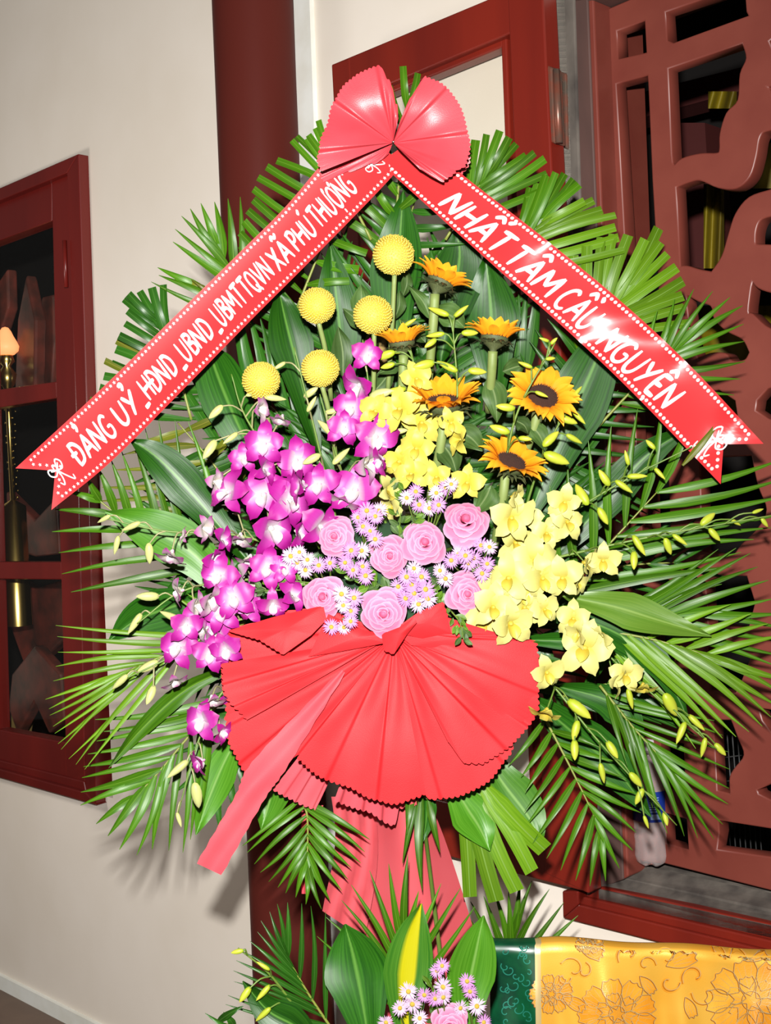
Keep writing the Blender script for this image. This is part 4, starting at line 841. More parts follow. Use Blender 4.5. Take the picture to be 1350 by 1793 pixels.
#=============================================================== BUTTON CHRYSANTHEMUMS
def mum_mesh():
    mb = MB(); N = 520
    for i in range(N):
        z = 1 - 2 * (i + .5) / N; r = sqrt(1 - z * z); a = i * 2.399963
        n_ = Vector((r * cos(a), r * sin(a), z)); t = n_.orthogonal().normalized(); b = n_.cross(t)
        rr_ = .055 + .02 * (1 - abs(z)); c = n_ * .93
        c += t * rnd.uniform(-.02, .02) + b * rnd.uniform(-.02, .02); top = n_ * (1.02 + rnd.uniform(-.03, .03))
        vs = [c + t * rr_, c + b * rr_, c - t * rr_, c - b * rr_, top + t * rr_ * .55, top + b * rr_ * .55, top - t * rr_ * .55, top - b * rr_ * .55]
        mb.add(vs, [(0, 1, 5, 4), (1, 2, 6, 5), (2, 3, 7, 6), (3, 0, 4, 7), (4, 5, 6, 7)], [(0, 0)] * 4 + [(0, 1)] * 4)
    for v in mb.v: v.z *= .86
    return mb.mesh('florets', M['mum'])
MUM = mum_mesh()
mumcore = ellip('flower_core', .93, .93, .80, M['mum'], 16, 10)
for k, (x, y, r, sx, sy, lab) in enumerate([(689, 446, 37, 678, 700, 'topmost yellow button chrysanthemum beside the top sunflower'), (555, 535, 33, 580, 700, 'yellow button chrysanthemum at upper left of the cluster'),
        (653, 551, 35, 650, 760, 'yellow button chrysanthemum left of the small orange flower'), (457, 666, 34, 480, 830, 'lowest leftmost yellow button chrysanthemum'), (561, 645, 34, 590, 820, 'yellow button chrysanthemum just left of the tallest purple orchid')]):
    d_ = 1.70; o = P(x, y, d_); B = basis((0.05, .35, 1), rnd.uniform(0, 6)); s_ = r * d_ / FPX
    e = empty('button_chrysanthemum', o, lab, 'flower', 'yellow button chrysanthemums')
    obj('florets', MUM, e, Vector((0, 0, 0)), B, kind='stuff', scale=s_ * .97)
    obj('flower_core', mumcore, e, Vector((0, 0, 0)), B, scale=s_ * .97)
    mb = MB(); mb.tube([P(*p_) for p_ in spline([(x + 2, y + r * .8, d_ + .005), ((x + sx) / 2 + 3, (y + sy) / 2, 1.73), (sx, sy, 1.77)], 8)], .0034, .0036, n=8)
    obj('stem', mb.mesh('stem', M['thickstem'], o), e)
def lobeleaf(x0_, y0_, x1_, y1_, w_, d_, label, mt='leafy'):
    "toothed chrysanthemum or sunflower leaf"
    return broad([(x0_, y0_), ((x0_ + x1_) / 2 + 4, (y0_ + y1_) / 2), (x1_, y1_)], w_, label, d_ + .02, d_, mt, fold=.004, wave=.003, n=10, nm='stem_leaf', side=rnd.uniform(-.4, .4))
for a in [(600, 660, 592, 572, 42, 1.74, 'lobed grey green leaf above the lower button flower'), (625, 560, 632, 498, 40, 1.76, 'lobed leaf left above the middle button flower'), (640, 580, 600, 540, 30, 1.77, 'small dark leaf between the button flowers'),
          (690, 560, 700, 508, 26, 1.77, 'small dark leaf right of the top button stem'), (705, 520, 712, 472, 22, 1.76, 'narrow leaf beneath the top sunflower petals'), (745, 600, 700, 560, 34, 1.76, 'grey green leaf by the small orange flower'),
          (640, 700, 690, 640, 36, 1.75, 'leaf below the small orange flower')]: lobeleaf(*a)

#=============================================================== SUNFLOWERS
def sunpetal(L, Wd, droop):
    vs = []; uv = []; nu, nv = 4, 6
    for j in range(nv + 1):
        t = j / nv; w = Wd * .5 * max(.04, (min(1, .35 + t * 1.8)) * (1 - max(0, (t - .45) / .55) ** 1.8))
        for i in range(nu + 1):
            s = i / nu * 2 - 1
            vs.append(Vector((L * t, w * s, .10 * Wd * cos(s * pi * 1.0) * -.5 + .16 * L * sin(pi * t * .8) - droop * L * t * t))); uv.append((i / nu, t))
    fs = [(j * (nu + 1) + i, j * (nu + 1) + i + 1, (j + 1) * (nu + 1) + i + 1, (j + 1) * (nu + 1) + i) for j in range(nv) for i in range(nu)]
    return make_mesh('petal', vs, fs, M['sunp'], uv)
SUNP = [sunpetal(.66, .33, .1), sunpetal(.62, .35, -.1), sunpetal(.68, .31, .25), sunpetal(.60, .34, .05)]
def sundisc():
    mb = MB(); mb.grid(lambda u_, v_: Vector((.42 * v_ * cos(2 * pi * u_), .42 * v_ * sin(2 * pi * u_), .10 * (1 - v_ ** 3) + .02)), 24, 8)
    for i in range(230):
        r = .41 * sqrt((i + .5) / 230); a = i * 2.399963; h_ = .10 * (1 - (r / .42) ** 3) + .02
        c = Vector((r * cos(a), r * sin(a), h_)); q = .016
        up = .05 if r > .26 else .025
        mb.add([c + Vector((q, 0, 0)), c + Vector((0, q, 0)), c + Vector((-q, 0, 0)), c + Vector((0, -q, 0)), c + Vector((c.x * .1, c.y * .1, up))], [(0, 1, 4), (1, 2, 4), (2, 3, 4), (3, 0, 4)])
    return mb.mesh('disc', M['sund'])
SUND = sundisc()
mb = MB(); mb.lathe([(.09, -.42), (.12, -.34), (.3, -.2), (.42, -.06), (.42, .02)], Vector((0, 0, 0)), 20)
for i in range(22):
    a = i * 2 * pi / 22 + .1 * (i % 2); rr0 = .30 + .08 * (i % 2); w_ = .10
    ca, sa = cos(a), sin(a); lo = -.16 - .03 * (i % 2)
    mb.add([(ca * rr0 - sa * w_, sa * rr0 + ca * w_, lo), (ca * rr0 + sa * w_, sa * rr0 - ca * w_, lo), (ca * (rr0 + .2) + sa * w_ * .5, sa * (rr0 + .2) - ca * w_ * .5, lo + .07), (ca * (rr0 + .38), sa * (rr0 + .38), lo + rnd.uniform(-.1, .06)), (ca * (rr0 + .2) - sa * w_ * .5, sa * (rr0 + .2) + ca * w_ * .5, lo + .07)], [(0, 1, 2, 4), (4, 2, 3)])
CALYX = mb.mesh('calyx', M['calyx'])
def sunflower(x, y, rpx, nrm, stem, label, d_=1.70, leaves=(), open_=0.25, sc=1.0):
    o = P(x, y, d_); s_ = rpx * d_ / FPX; B = basis(nrm, rnd.uniform(0, 1))
    e = empty('sunflower', o, label, 'sunflower', 'orange sunflowers')
    obj('disc', SUND, e, Vector((0, 0, 0)), B, scale=s_)
    obj('calyx', CALYX, e, Vector((0, 0, 0)), B, scale=s_)
    n_ = 15
    for layer in (0, 1):
        for i in range(n_):
            a = 2 * pi * (i + .5 * layer) / n_ + rnd.uniform(-.08, .08)
            M3 = B @ rz(a) @ ry(-(open_ + rnd.uniform(-.18, .18) + .16 * layer))
            obj('petal', rnd.choice(SUNP), e, (B @ rz(a) @ Vector((.36, 0, .0 + .015 * layer))) * s_, M3, scale=s_ * rnd.uniform(.9, 1.08))
    bt = B @ Vector((0, 0, -.40)) * s_ + o
    # stem: starts behind the head
    sx, sy = stem; 
    rel = bt - CAM; dd = rel.dot(F); bx = CX + rel.dot(R) / dd * FPX; by = CY - rel.dot(U) / dd * FPX
    mb = MB(); mb.tube([P(*p_) for p_ in spline([(bx, by, dd), (bx * .75 + sx * .25, by * .7 + sy * .3 + 6, dd + .008), (sx, sy, 1.76)], 10)], .0068, .0062, n=10)
    obj('stem', mb.mesh('stem', M['thickstem'], o), e)
    for (xa, ya, xb, yb, w_) in leaves:
        broad([(xa, ya), ((xa + xb) / 2 + 5, (ya + yb) / 2 - 3), (xb, yb)], w_, None, d_ + .02, d_ + .0, 'leafy', fold=.005, wave=.004, n=10, nm='leaf', parent=e, o=o, side=rnd.uniform(-.3, .3), peak=.35)
sunflower(771, 494, 58, (.38, .85, -.05), (745, 720), 'topmost sunflower seen from the side above the buds', 1.71, [(760, 540, 815, 575, 46), (755, 560, 715, 500, 26)], .52)
sunflower(704, 600, 54, (-.12, .95, .12), (700, 760), 'small orange sunflower in profile beside the middle button flower', 1.71, [(700, 640, 660, 655, 24), (715, 640, 760, 650, 26)], .6)
sunflower(866, 592, 58, (.12, .9, -.02), (855, 720), 'sunflower seen from the side under the right ribbon', 1.71, [(855, 660, 870, 740, 46), (880, 650, 920, 640, 34)], .55)
sunflower(777, 706, 76, (-.02, .90, .40), (752, 880), 'widest sunflower facing up with its dark disc as a thin oval', 1.69, [(795, 750, 845, 790, 46), (768, 770, 800, 830, 48), (745, 730, 730, 790, 34)], .45)
sunflower(950, 695, 68, (.18, .62, .78), (905, 830), 'right sunflower showing its dark disc, crossed by a bud stem', 1.70, [(925, 740, 955, 790, 36), (900, 735, 925, 760, 30)], .16)
sunflower(895, 810, 66, (.34, .80, .55), (865, 960), 'lowest sunflower tilted right above the yellow orchids', 1.69, [(860, 850, 830, 900, 50), (880, 860, 915, 900, 34)], .22)

#=============================================================== ROSES
def rosepetal(span, r1, h_, flare, seed_):
    vs = []; uv = []; nu, nv = 9, 7; ph = seed_ * 1.7
    for j in range(nv + 1):
        t = j / nv
        for i in range(nu + 1):
            s = i / nu * 2 - 1
            tt = t * (1 - .20 * abs(s) ** 2.2)
            r = r1 * (.22 + .50 * tt + .28 * tt ** 3) * (1 + .05 * sin(s * 4 + ph) * t)
            z = h_ * sin(min(1.0, tt * 1.35) * pi / 2) - flare * max(0, tt - .68) ** 1.3 * r1
            a = span * s * (.55 + .45 * sin(pi * min(.5, .1 + t * .6)))
            vs.append(Vector((r * cos(a), r * sin(a), z))); uv.append((i / nu, t))
    fs = [(j * (nu + 1) + i, j * (nu + 1) + i + 1, (j + 1) * (nu + 1) + i + 1, (j + 1) * (nu + 1) + i) for j in range(nv) for i in range(nu)]
    return make_mesh('petal', vs, fs, M['rose'], uv)
RP = []
NP = 22
for i in range(NP):
    f_ = i / (NP - 1)
    RP.append(rosepetal(1.45 - .62 * f_, .13 + .87 * f_ ** .95, .92 - .52 * f_ ** 1.2, .15 + .75 * f_, i))
RCORE = ellip('bud_core', .17, .17, .17, M['rose'], 12, 8)
def rose(x, y, r, nrm, label, d_=1.665, ysc=1.0):
    o = P(x, y, d_ + .03); s_ = r * 1.13 * d_ / FPX; B = basis(nrm, rnd.uniform(0, 6))
    e = empty('pink_rose', o, label, 'rose', 'pink roses')
    obj('bud_core', RCORE, e, B @ Vector((0, 0, .80)) * s_, B, scale=s_)
    for i, me in enumerate(RP):
        obj('petal', me, e, Vector((0, 0, 0)), B @ rz(i * 2.399963 + rnd.uniform(-.2, .2)) @ ry(rnd.uniform(-.04, .05)), scale=s_ * rnd.uniform(.96, 1.03))
    mb = MB(); base = Vector((0, 0, 0)); mb.tube([base, B @ Vector((0, 0, -.05)) , P(690 + (x - 690) * .5, 1020 + (y - 1020) * .5, 1.79) - o], .003, n=8)
    obj('stem', mb.mesh('stem', M['stem']), e)
rose(591, 942, 37, (-.15, .1, 1), 'pink rose at upper left of the rose cluster')
rose(679, 973, 37, (.1, .0, 1), 'pink rose left of the central pair')
rose(741, 954, 41, (.05, .15, 1), 'pink rose in the middle between two others')
rose(815, 925, 44, (-.05, .5, 1), 'widest pink rose at the upper right of the cluster')
rose(570, 1043, 38, (-.1, .0, 1), 'pink rose at lower left above the red fan')
rose(671, 1070, 43, (.0, -.05, 1), 'pink rose at the bottom centre over the fan knot', 1.64)
rose(813, 1040, 38, (.1, .05, 1), 'pink rose at lower right beside the yellow orchids')
rose(786, 1790, 34, (.0, .1, 1), 'pink rose at the bottom edge of the lower arrangement', 1.52)

#=============================================================== ASTERS
def rays(material, N=26, jitter=.14):
    mb = MB()
    for i in range(N):
        a = 2 * pi * i / N + rnd.uniform(-jitter, jitter) * .8; L = rnd.uniform(.82, 1.05); w = .07; up = rnd.uniform(-.08, .22)
        ca, sa = cos(a), sin(a)
        pt = lambda r_, s, z: (ca * r_ - sa * s, sa * r_ + ca * s, z)
        mb.add([pt(.15, -w * .5, 0), pt(.15, w * .5, 0), pt(.6, w, .6 * up + .04), pt(.6, -w, .6 * up + .04), pt(L, 0, up)], [(0, 1, 2, 3), (3, 2, 4)], [(0, 0), (1, 0), (1, .6), (0, .6), (.5, 1)])
    return mb.mesh('aster_head', material, smooth=False)
AR = [rays(M['aster']), rays(M['aster'], 22), rays(M['aster_w']), rays(M['aster_w'], 30)]
ADISC = ellip('disc', .24, .24, .14, M['asterdisc'], 10, 6)
def aster(heads, root, label, d_=1.66, r=17, lil=.5, group='lilac aster sprays'):
    o = P(*root, d_ + .08); e = empty('aster_spray', o, label, 'aster', group)
    st_ = MB()
    for (x, y) in heads:
        dd = d_ + rnd.uniform(-.012, .012); B = basis((rnd.uniform(-.35, .35), rnd.uniform(-.2, .45), 1), rnd.uniform(0, 6))
        s_ = r * rnd.uniform(.88, 1.14) * dd / FPX
        hd = obj('aster_head', AR[(0 if rnd.random() < lil else 2) + rnd.randint(0, 1)], e, P(x, y, dd) - o, B, scale=s_)
        obj('disc', ADISC, hd, Vector((0, 0, .06)))
        st_.tube([P(*p_) for p_ in spline([(x, y, dd + .002), ((x * 2 + root[0]) / 3, (y * 2 + root[1]) / 3 + 6, dd + .03), (root[0], root[1], d_ + .08)], 5)], .0009, .0014, n=5)
    obj('stems', st_.mesh('stems', M['stem'], o), e)
aster([(642, 894), (657, 904), (636, 922), (657, 944), (627, 906), (648, 930), (664, 895)], (650, 990), 'aster spray in the gap above the left central rose', lil=.5)
aster([(728, 861), (712, 872), (734, 884), (764, 863), (781, 854), (768, 884), (752, 890), (790, 848)], (745, 960), 'aster spray topmost, just below the wide sunflower stem', lil=.4)
aster([(538, 980), (558, 990), (578, 986), (524, 967), (509, 974), (535, 998), (521, 985)], (580, 1040), 'aster spray at the left edge of the roses', lil=.35)
aster([(615, 964), (633, 964), (618, 998), (635, 992), (604, 985), (640, 1008)], (640, 1030), 'aster spray between the upper left and central roses', lil=.8)
aster([(620, 1047), (614, 1070), (614, 1088), (580, 1098), (602, 1098), (601, 1060), (598, 1040)], (630, 1050), 'aster spray dropping between the two lower left roses', 1.645, lil=.7)
aster([(738, 1010), (721, 1024), (712, 1010), (725, 1039), (733, 1058), (697, 1027), (749, 1048), (710, 1048), (725, 995), (745, 1032)], (735, 1030), 'dense aster spray right of the bottom centre rose', 1.655, 18, .6)
aster([(770, 999), (780, 1013), (790, 981), (815, 973), (829, 977), (842, 955), (857, 958), (853, 987), (844, 1004), (820, 986), (802, 970)], (820, 1010), 'aster spray at the right edge above the lower right rose', lil=.5)
aster([(774, 1691), (765, 1700)], (770, 1740), 'single small aster stem above the bottom rose', 1.53, 17, .8, 'asters of the lower arrangement')
aster([(715, 1736), (743, 1742), (700, 1765), (735, 1783), (676, 1790), (722, 1758)], (720, 1830), 'asters left of the bottom rose', 1.53, 18, .5, 'asters of the lower arrangement')
aster([(776, 1728), (776, 1746), (806, 1765), (762, 1748)], (785, 1830), 'asters directly above the bottom rose', 1.53, 18, .3, 'asters of the lower arrangement')
aster([(818, 1718), (823, 1736), (835, 1762), (847, 1790)], (830, 1830), 'asters right of the bottom rose beside the green brocade', 1.53, 17, .5, 'asters of the lower arrangement')

#=============================================================== LEAFY SPRIGS
SL = []
for k in range(3):
    mb = MB(); 
    mb.grid(lambda u_, v_: Vector((v_, (u_ - .5) * .5 * (.15 + sin(pi * v_)), .06 * sin(pi * v_) + .1 * abs(u_ - .5))), 4, 5); SL.append(mb.mesh('sprig_leaf', M['sprig'] if k else M['leafy']))
def sprig(path, n, L, label, d_=1.675):
    cs = spline(path, 12); o = P(*cs[0], d_ + .03); e = empty('leafy_sprig', o, label, 'sprig', 'leafy filler sprigs')
    mb = MB(); mb.tube([P(x, y, d_ + .03 * (1 - i / 12)) for i, (x, y) in enumerate(cs)], .0012, .0006, n=5); obj('stem', mb.mesh('stem', M['stem'], o), e)
    for i in range(n):
        t = .15 + .85 * i / (n - 1); x, y = polyat(cs, t); x += rnd.uniform(-6, 6); y += rnd.uniform(-6, 6)
        a0 = atan2(-(cs[-1][1] - cs[0][1]), cs[-1][0] - cs[0][0]) + rnd.choice((-1, 1)) * rnd.uniform(.3, 1.2)
        obj('sprig_leaf', SL[rnd.randint(0, 2)], e, P(x, y, d_ + .03 * (1 - t)) - o, basis((rnd.uniform(-.5, .5), rnd.uniform(-.5, .5), 1), a0), scale=L * rnd.uniform(.7, 1.2) * d_ / FPX)
sprig([(560, 1060), (510, 1035), (455, 1035)], 22, 17, 'leafy sprig at the left edge of the roses over the purple orchids')
sprig([(590, 1030), (540, 1020), (470, 1015)], 18, 16, 'thin leafy sprig above the left edge of the red fan')
sprig([(700, 960), (700, 920), (705, 860)], 24, 18, 'leafy sprig above the central roses')
sprig([(740, 960), (730, 920), (740, 890)], 18, 20, 'leafy sprig under the topmost asters')
sprig([(700, 880), (695, 870), (685, 850)], 14, 16, 'short leafy sprig beside the yellow orchid centre')
sprig([(660, 1050), (630, 1015), (610, 1000)], 14, 24, 'round-leaved sprig between the lower left roses')
sprig([(700, 1040), (655, 1020), (640, 1005)], 14, 24, 'round-leaved sprig above the bottom centre rose')
sprig([(790, 1080), (770, 1060), (765, 1020)], 16, 20, 'leafy sprig left of the lower right rose')
sprig([(860, 1040), (850, 1010), (835, 1000)], 12, 20, 'leafy sprig behind the right asters')
sprig([(790, 1070), (805, 1090), (812, 1120)], 14, 18, 'yellow green sprig hanging over the red fan at right', 1.63)
sprig([(760, 1820), (760, 1770), (755, 1720)], 18, 20, 'leafy sprig among the lower asters', 1.55)

#=============================================================== RED FAN WRAP
def fan(name, K, dK, table, d_out, material, o, parent, pleats=6, amp=0.010, scal=4.0, per=10.0, phase=0.0, r_in=2, curve=0.0, dtab=None, seed=0, nr=12):
    "pleated sector: table = [(angle deg clockwise from +x in the picture, radius px)]"
    pr = random.Random(seed)
    A = [a for a, _ in table]; steps = max(24, int(abs(A[-1] - A[0]) * 1.6))
    pf = [(pr.uniform(.6, 1.4), pr.uniform(0, 6)) for _ in range(3)]
    Rm = sum(r for _, r in table) / len(table)
    nf = max(2, int(pleats)); folds = [((k_ + pr.uniform(.3, .8)) / nf, pr.choice((-1, 1)) * pr.uniform(.25, .6)) for k_ in range(nf)]
    vs = []; uv = []; mb = MB()
    N = steps * 3
    arc = 0; last = None; ring = []
    for i in range(N + 1):
        f = i / N; a = A[0] + (A[-1] - A[0]) * f
        for (a0, r0), (a1, r1) in zip(table, table[1:]):
            if (a - a0) * (a - a1) <= 1e-9:
                k_ = (a - a0) / (a1 - a0); k_ = k_ * k_ * (3 - 2 * k_); r = r0 + (r1 - r0) * k_; break
        arc += (abs(A[-1] - A[0]) / N) * pi / 180 * r
        rs = r + scal * (abs(sin(pi * arc / per)) - .5)
        ring.append((a, r, rs, f))
    for (a, r, rs, f) in ring:
        ar = radians(a)
        wv = .55 * sin(2 * pi * pleats * .5 * f * pf[0][0] + pf[0][1]) + sum(h_ * math.tanh((f - f0) / .012) - h_ * (f - f0) * 2.2 for f0, h_ in folds)
        do = d_out if dtab is None else polyat([(x_, d2) for x_, d2 in dtab], f)[1]
        for j in range(nr + 1):
            t = j / nr; rr_ = r_in + ((rs if j == nr else r * 1.0) - r_in) * t
            if j == nr: rr_ = rs
            crk = .0009 * sin(f * 19 + t * 7 + seed) * (1 - t * .6)
            d = dK + (do - dK) * t + amp * wv * min(1, t * 2.2) * (1 - .25 * t) + curve * sin(pi * t) + crk
            vs.append(P(K[0] + cos(ar) * rr_, K[1] + sin(ar) * rr_, d)); uv.append((f, t))
    fs = [(i * (nr + 1) + j, i * (nr + 1) + j + 1, (i + 1) * (nr + 1) + j + 1, (i + 1) * (nr + 1) + j) for i in range(N) for j in range(nr)]
    return obj(name, make_mesh(name, [v - o for v in vs], fs, material, uv), parent)
K = (690, 1112)
wr = empty('fabric_fan', P(*K, 1.67), 'big pleated red nonwoven cloth fan with scalloped edge under the roses', 'cloth'); oW = wr.location.copy()
def KP(x, y): return (math.degrees(atan2(y - K[1], x - K[0])) % 360, math.hypot(x - K[0], y - K[1]))
def tab(pts, k=K):
    t = []
    for x, y in pts:
        a = math.degrees(atan2(y - k[1], x - k[0]))
        if t and a - t[-1][0] > 180: a -= 360
        if t and a - t[-1][0] < -180: a += 360
        t.append((a, math.hypot(x - k[0], y - k[1])))
    return t
fan('panel', K, 1.685, tab([(565, 1062), (480, 1082), (400, 1106), (405, 1150), (388, 1170), (393, 1215), (400, 1262)]), 1.70, M['wrap'], oW, wr, 3, .004, seed=1)
fan('panel', K, 1.68, tab([(388, 1162), (393, 1215), (432, 1262), (470, 1240)]), 1.675, M['wrap'], oW, wr, 2, .005, seed=2)
fan('panel', K, 1.69, tab([(393, 1255), (405, 1310), (432, 1357), (470, 1350), (500, 1330), (560, 1300)]), 1.69, M['wrap'], oW, wr, 3, .006, seed=3)
fan('panel', K, 1.70, tab([(478, 1382), (520, 1405), (552, 1418), (590, 1340)]), 1.715, M['streamer'], oW, wr, 3, .008, seed=4)
fan('panel', K, 1.70, tab([(585, 1402), (640, 1420), (690, 1445), (700, 1415), (730, 1410)]), 1.715, M['streamer'], oW, wr, 4, .008, seed=5)
fan('panel', K, 1.69, tab([(520, 1327), (560, 1360), (610, 1378), (655, 1400), (690, 1408), (732, 1396), (745, 1390)]), 1.655, M['wrap'], oW, wr, 2.2, .006, curve=-.012, seed=6)
fan('panel', K, 1.69, tab([(735, 1390), (760, 1400), (810, 1392), (850, 1372), (890, 1325), (905, 1290)]), 1.685, M['wrap'], oW, wr, 2.4, .006, seed=7)
fan('panel', K, 1.685, tab([(785, 1300), (815, 1338), (850, 1335), (900, 1300), (940, 1250), (943, 1200)]), 1.665, M['wrap'], oW, wr, 2.2, .007, curve=-.006, seed=8)
fan('panel', K, 1.68, tab([(905, 1272), (935, 1240), (946, 1190), (940, 1128), (870, 1112), (800, 1108)]), 1.665, M['wrap'], oW, wr, 2.0, .004, curve=-.010, seed=9)
# folded top flaps
def flap(pts, d_list, name, material=M['wrap'], label=None, edge=None):
    "small folded cloth facet, triangulated fan with slight bulge"
    mb = MB(); c = tuple(sum(p_[i] for p_ in pts) / len(pts) for i in (0, 1)); dc = sum(d_list) / len(d_list) - .006
    ring = []
    n = len(pts)
    for i in range(n):
        a, b = pts[i], pts[(i + 1) % n]; L = math.dist(a, b); m_ = max(1, int(L / 4.5))
        for k_ in range(m_):
            t = k_ / m_; off = 0
            if edge and i in edge: off = 2.2 * abs(sin(pi * t * L / 10)) 
            nx, ny = (b[1] - a[1]) / L, -(b[0] - a[0]) / L
            ring.append((a[0] + (b[0] - a[0]) * t + nx * off, a[1] + (b[1] - a[1]) * t + ny * off, d_list[i] + (d_list[(i + 1) % n] - d_list[i]) * t))
    vs = [P(c[0], c[1], dc)] + [P((x + c[0]) / 2, (y + c[1]) / 2, (d + dc) / 2 - .002) for x, y, d in ring] + [P(*r_) for r_ in ring]; m_ = len(ring)
    fs = [(0, 1 + i, 1 + (i + 1) % m_) for i in range(m_)] + [(1 + i, 1 + m_ + i, 1 + m_ + (i + 1) % m_, 1 + (i + 1) % m_) for i in range(m_)]
    return obj(name, make_mesh(name, [v - oW for v in vs], fs, material), wr)
flap([(566, 1060), (572, 1085), (545, 1112), (497, 1146), (455, 1120), (400, 1104), (480, 1080)], [1.672, 1.668, 1.66, 1.655, 1.66, 1.675, 1.675], 'fold', edge=(3, 4))
flap([(775, 1054), (784, 1082), (790, 1108), (740, 1118), (712, 1112), (700, 1095), (735, 1070)], [1.66, 1.66, 1.662, 1.665, 1.66, 1.655, 1.655], 'fold', edge=(0,))
flap([(668, 1110), (700, 1098), (726, 1080), (730, 1090), (712, 1112), (690, 1145), (672, 1138)], [1.66, 1.645, 1.64, 1.64, 1.65, 1.65, 1.655], 'fold', edge=(5,))
flap([(575, 1075), (640, 1105), (690, 1108), (680, 1125), (600, 1140), (540, 1150)], [1.675, 1.67, 1.668, 1.668, 1.67, 1.672], 'fold')
flap([(780, 1080), (860, 1105), (938, 1122), (860, 1150), (720, 1130), (700, 1112)], [1.67, 1.672, 1.675, 1.67, 1.668, 1.668], 'fold')
# streamer
def strip(left, right, d0_, d1_, n=26, scal=2.0, per=9.0, amp=.004):
    l = spline(left, n); r = spline(right, n); mb = MB()
    def f(u_, v_):
        i = min(n, int(round(v_ * n))); lx, ly_ = l[i]; rx_, ry_ = r[i]
        s = scal * abs(sin(v_ * n * pi / 2)) if u_ in (0, 1) else 0
        s = s * (1 if u_ else -1)
        return P(lx + (rx_ - lx) * u_ + s, ly_ + (ry_ - ly_) * u_, d0_ + (d1_ - d0_) * v_ + amp * sin(u_ * 5 + v_ * 5))
    mb.grid(f, 8, n); return mb
mb = strip([(598, 1172), (446, 1330), (412, 1395), (345, 1512)], [(604, 1178), (500, 1346), (462, 1400), (387, 1532)], 1.682, 1.67)
obj('streamer', mb.mesh('streamer', M['streamer'], oW), wr, label='long pink tail of the fan hanging to lower left')

#=============================================================== TOP BOW
K2 = (688, 250)
bw = empty('cloth_bow', P(*K2, 1.70), 'coral nonwoven bow with scalloped edges at the top of the arrangement', 'bow'); oB = bw.location.copy()
T = lambda pts: tab(pts, K2)
fan('bow_tail', K2, 1.715, T([(558, 285), (566, 318), (610, 300), (650, 286), (680, 270)]), 1.712, M['bow'], oB, bw, 2, .003, seed=11, scal=3, per=8)
fan('bow_tail', K2, 1.715, T([(815, 240), (822, 285), (790, 322), (750, 306), (712, 275)]), 1.712, M['bow'], oB, bw, 2, .003, seed=12, scal=3, per=8)
fan('bow_loop', K2, 1.70, T([(563, 300), (556, 285), (560, 255), (574, 215), (585, 178), (607, 145), (632, 127), (664, 115), (680, 140), (694, 182), (698, 205)]), 1.665, M['bow'], oB, bw, 3, .011, curve=-.014, seed=13, scal=3, per=8)
fan('bow_loop', K2, 1.70, T([(703, 205), (718, 172), (745, 134), (778, 150), (802, 180), (817, 225), (823, 255), (815, 290), (798, 300), (776, 318), (735, 296), (706, 268)]), 1.665, M['bow'], oB, bw, 3, .011, curve=-.014, seed=14, scal=3, per=8)
mb = MB(); mb.tube([P(686, 247, 1.66), P(691, 249, 1.66)], .0008, n=6); obj('staple', mb.mesh('staple', M['steel'], oB), bw)

#=============================================================== PRINTED RIBBONS
FONT = {  # strokes in a unit box (x right, y up); one polyline per stroke
 'N': (.72, [[(0, 0), (.06, 1)], [(.06, 1), (.6, .02)], [(.6, .02), (.7, 1.05)]]), 'H': (.68, [[(.02, 0), (.05, 1)], [(.6, 0), (.66, 1.05)], [(-.02, .48), (.68, .56)]]),
 'A': (.72, [[(0, 0), (.4, 1)], [(.4, 1), (.7, 0)], [(.08, .36), (.62, .38)]]), 'T': (.66, [[(0, .96), (.7, 1.02)], [(.36, .98), (.3, 0)]]),
 'M': (.9, [[(0, 0), (.1, 1)], [(.1, 1), (.42, .3)], [(.42, .3), (.78, 1.02)], [(.78, 1.02), (.86, 0)]]), 'C': (.62, [[(.6, .86), (.42, 1), (.16, .85), (.03, .45), (.14, .1), (.38, 0), (.6, .12)]]),
 'U': (.64, [[(.03, 1), (.04, .3), (.16, .03), (.36, .02), (.54, .28), (.62, 1)]]), 'G': (.68, [[(.62, .86), (.42, 1), (.16, .85), (.03, .45), (.14, .1), (.38, 0), (.6, .15), (.62, .45), (.36, .46)]]),
 'Y': (.66, [[(.02, 1), (.3, .5)], [(.68, 1.02), (.34, .45), (.14, 0)]]), 'E': (.56, [[(.1, 1), (.04, .5), (.08, .02)], [(.08, .98), (.56, 1)], [(.06, .52), (.46, .54)], [(.06, .03), (.56, .05)]]),
 'D': (.66, [[(.08, 0), (.1, 1)], [(.02, .98), (.4, .95), (.64, .6), (.5, .15), (.04, 0)]]), 'B': (.58, [[(.07, 0), (.09, 1)], [(.02, .98), (.42, .95), (.5, .72), (.1, .52)], [(.1, .52), (.52, .46), (.5, .1), (.02, 0)]]),
 'X': (.7, [[(.02, 1), (.66, 0)], [(.66, 1), (.02, 0)]]), 'P': (.56, [[(.1, -.02), (.1, 1)], [(.0, .92), (.36, 1), (.54, .78), (.4, .5), (.1, .46)]]), 'O': (.64, [[(.32, 1), (.08, .8), (.03, .4), (.2, .02), (.46, .05), (.62, .45), (.52, .88), (.3, 1)]]),
 'Q': (.68, [[(.32, 1), (.08, .8), (.03, .4), (.2, .02), (.46, .05), (.62, .45), (.52, .88), (.3, 1)], [(.36, .28), (.68, -.1)]]), 'V': (.62, [[(.02, 1), (.28, 0)], [(.28, 0), (.64, 1.04)]]),
 '_': (.5, [[(.0, -.1), (.16, -.09), (.32, -.07), (.5, -.05)]]), ' ': (.4, []),
}
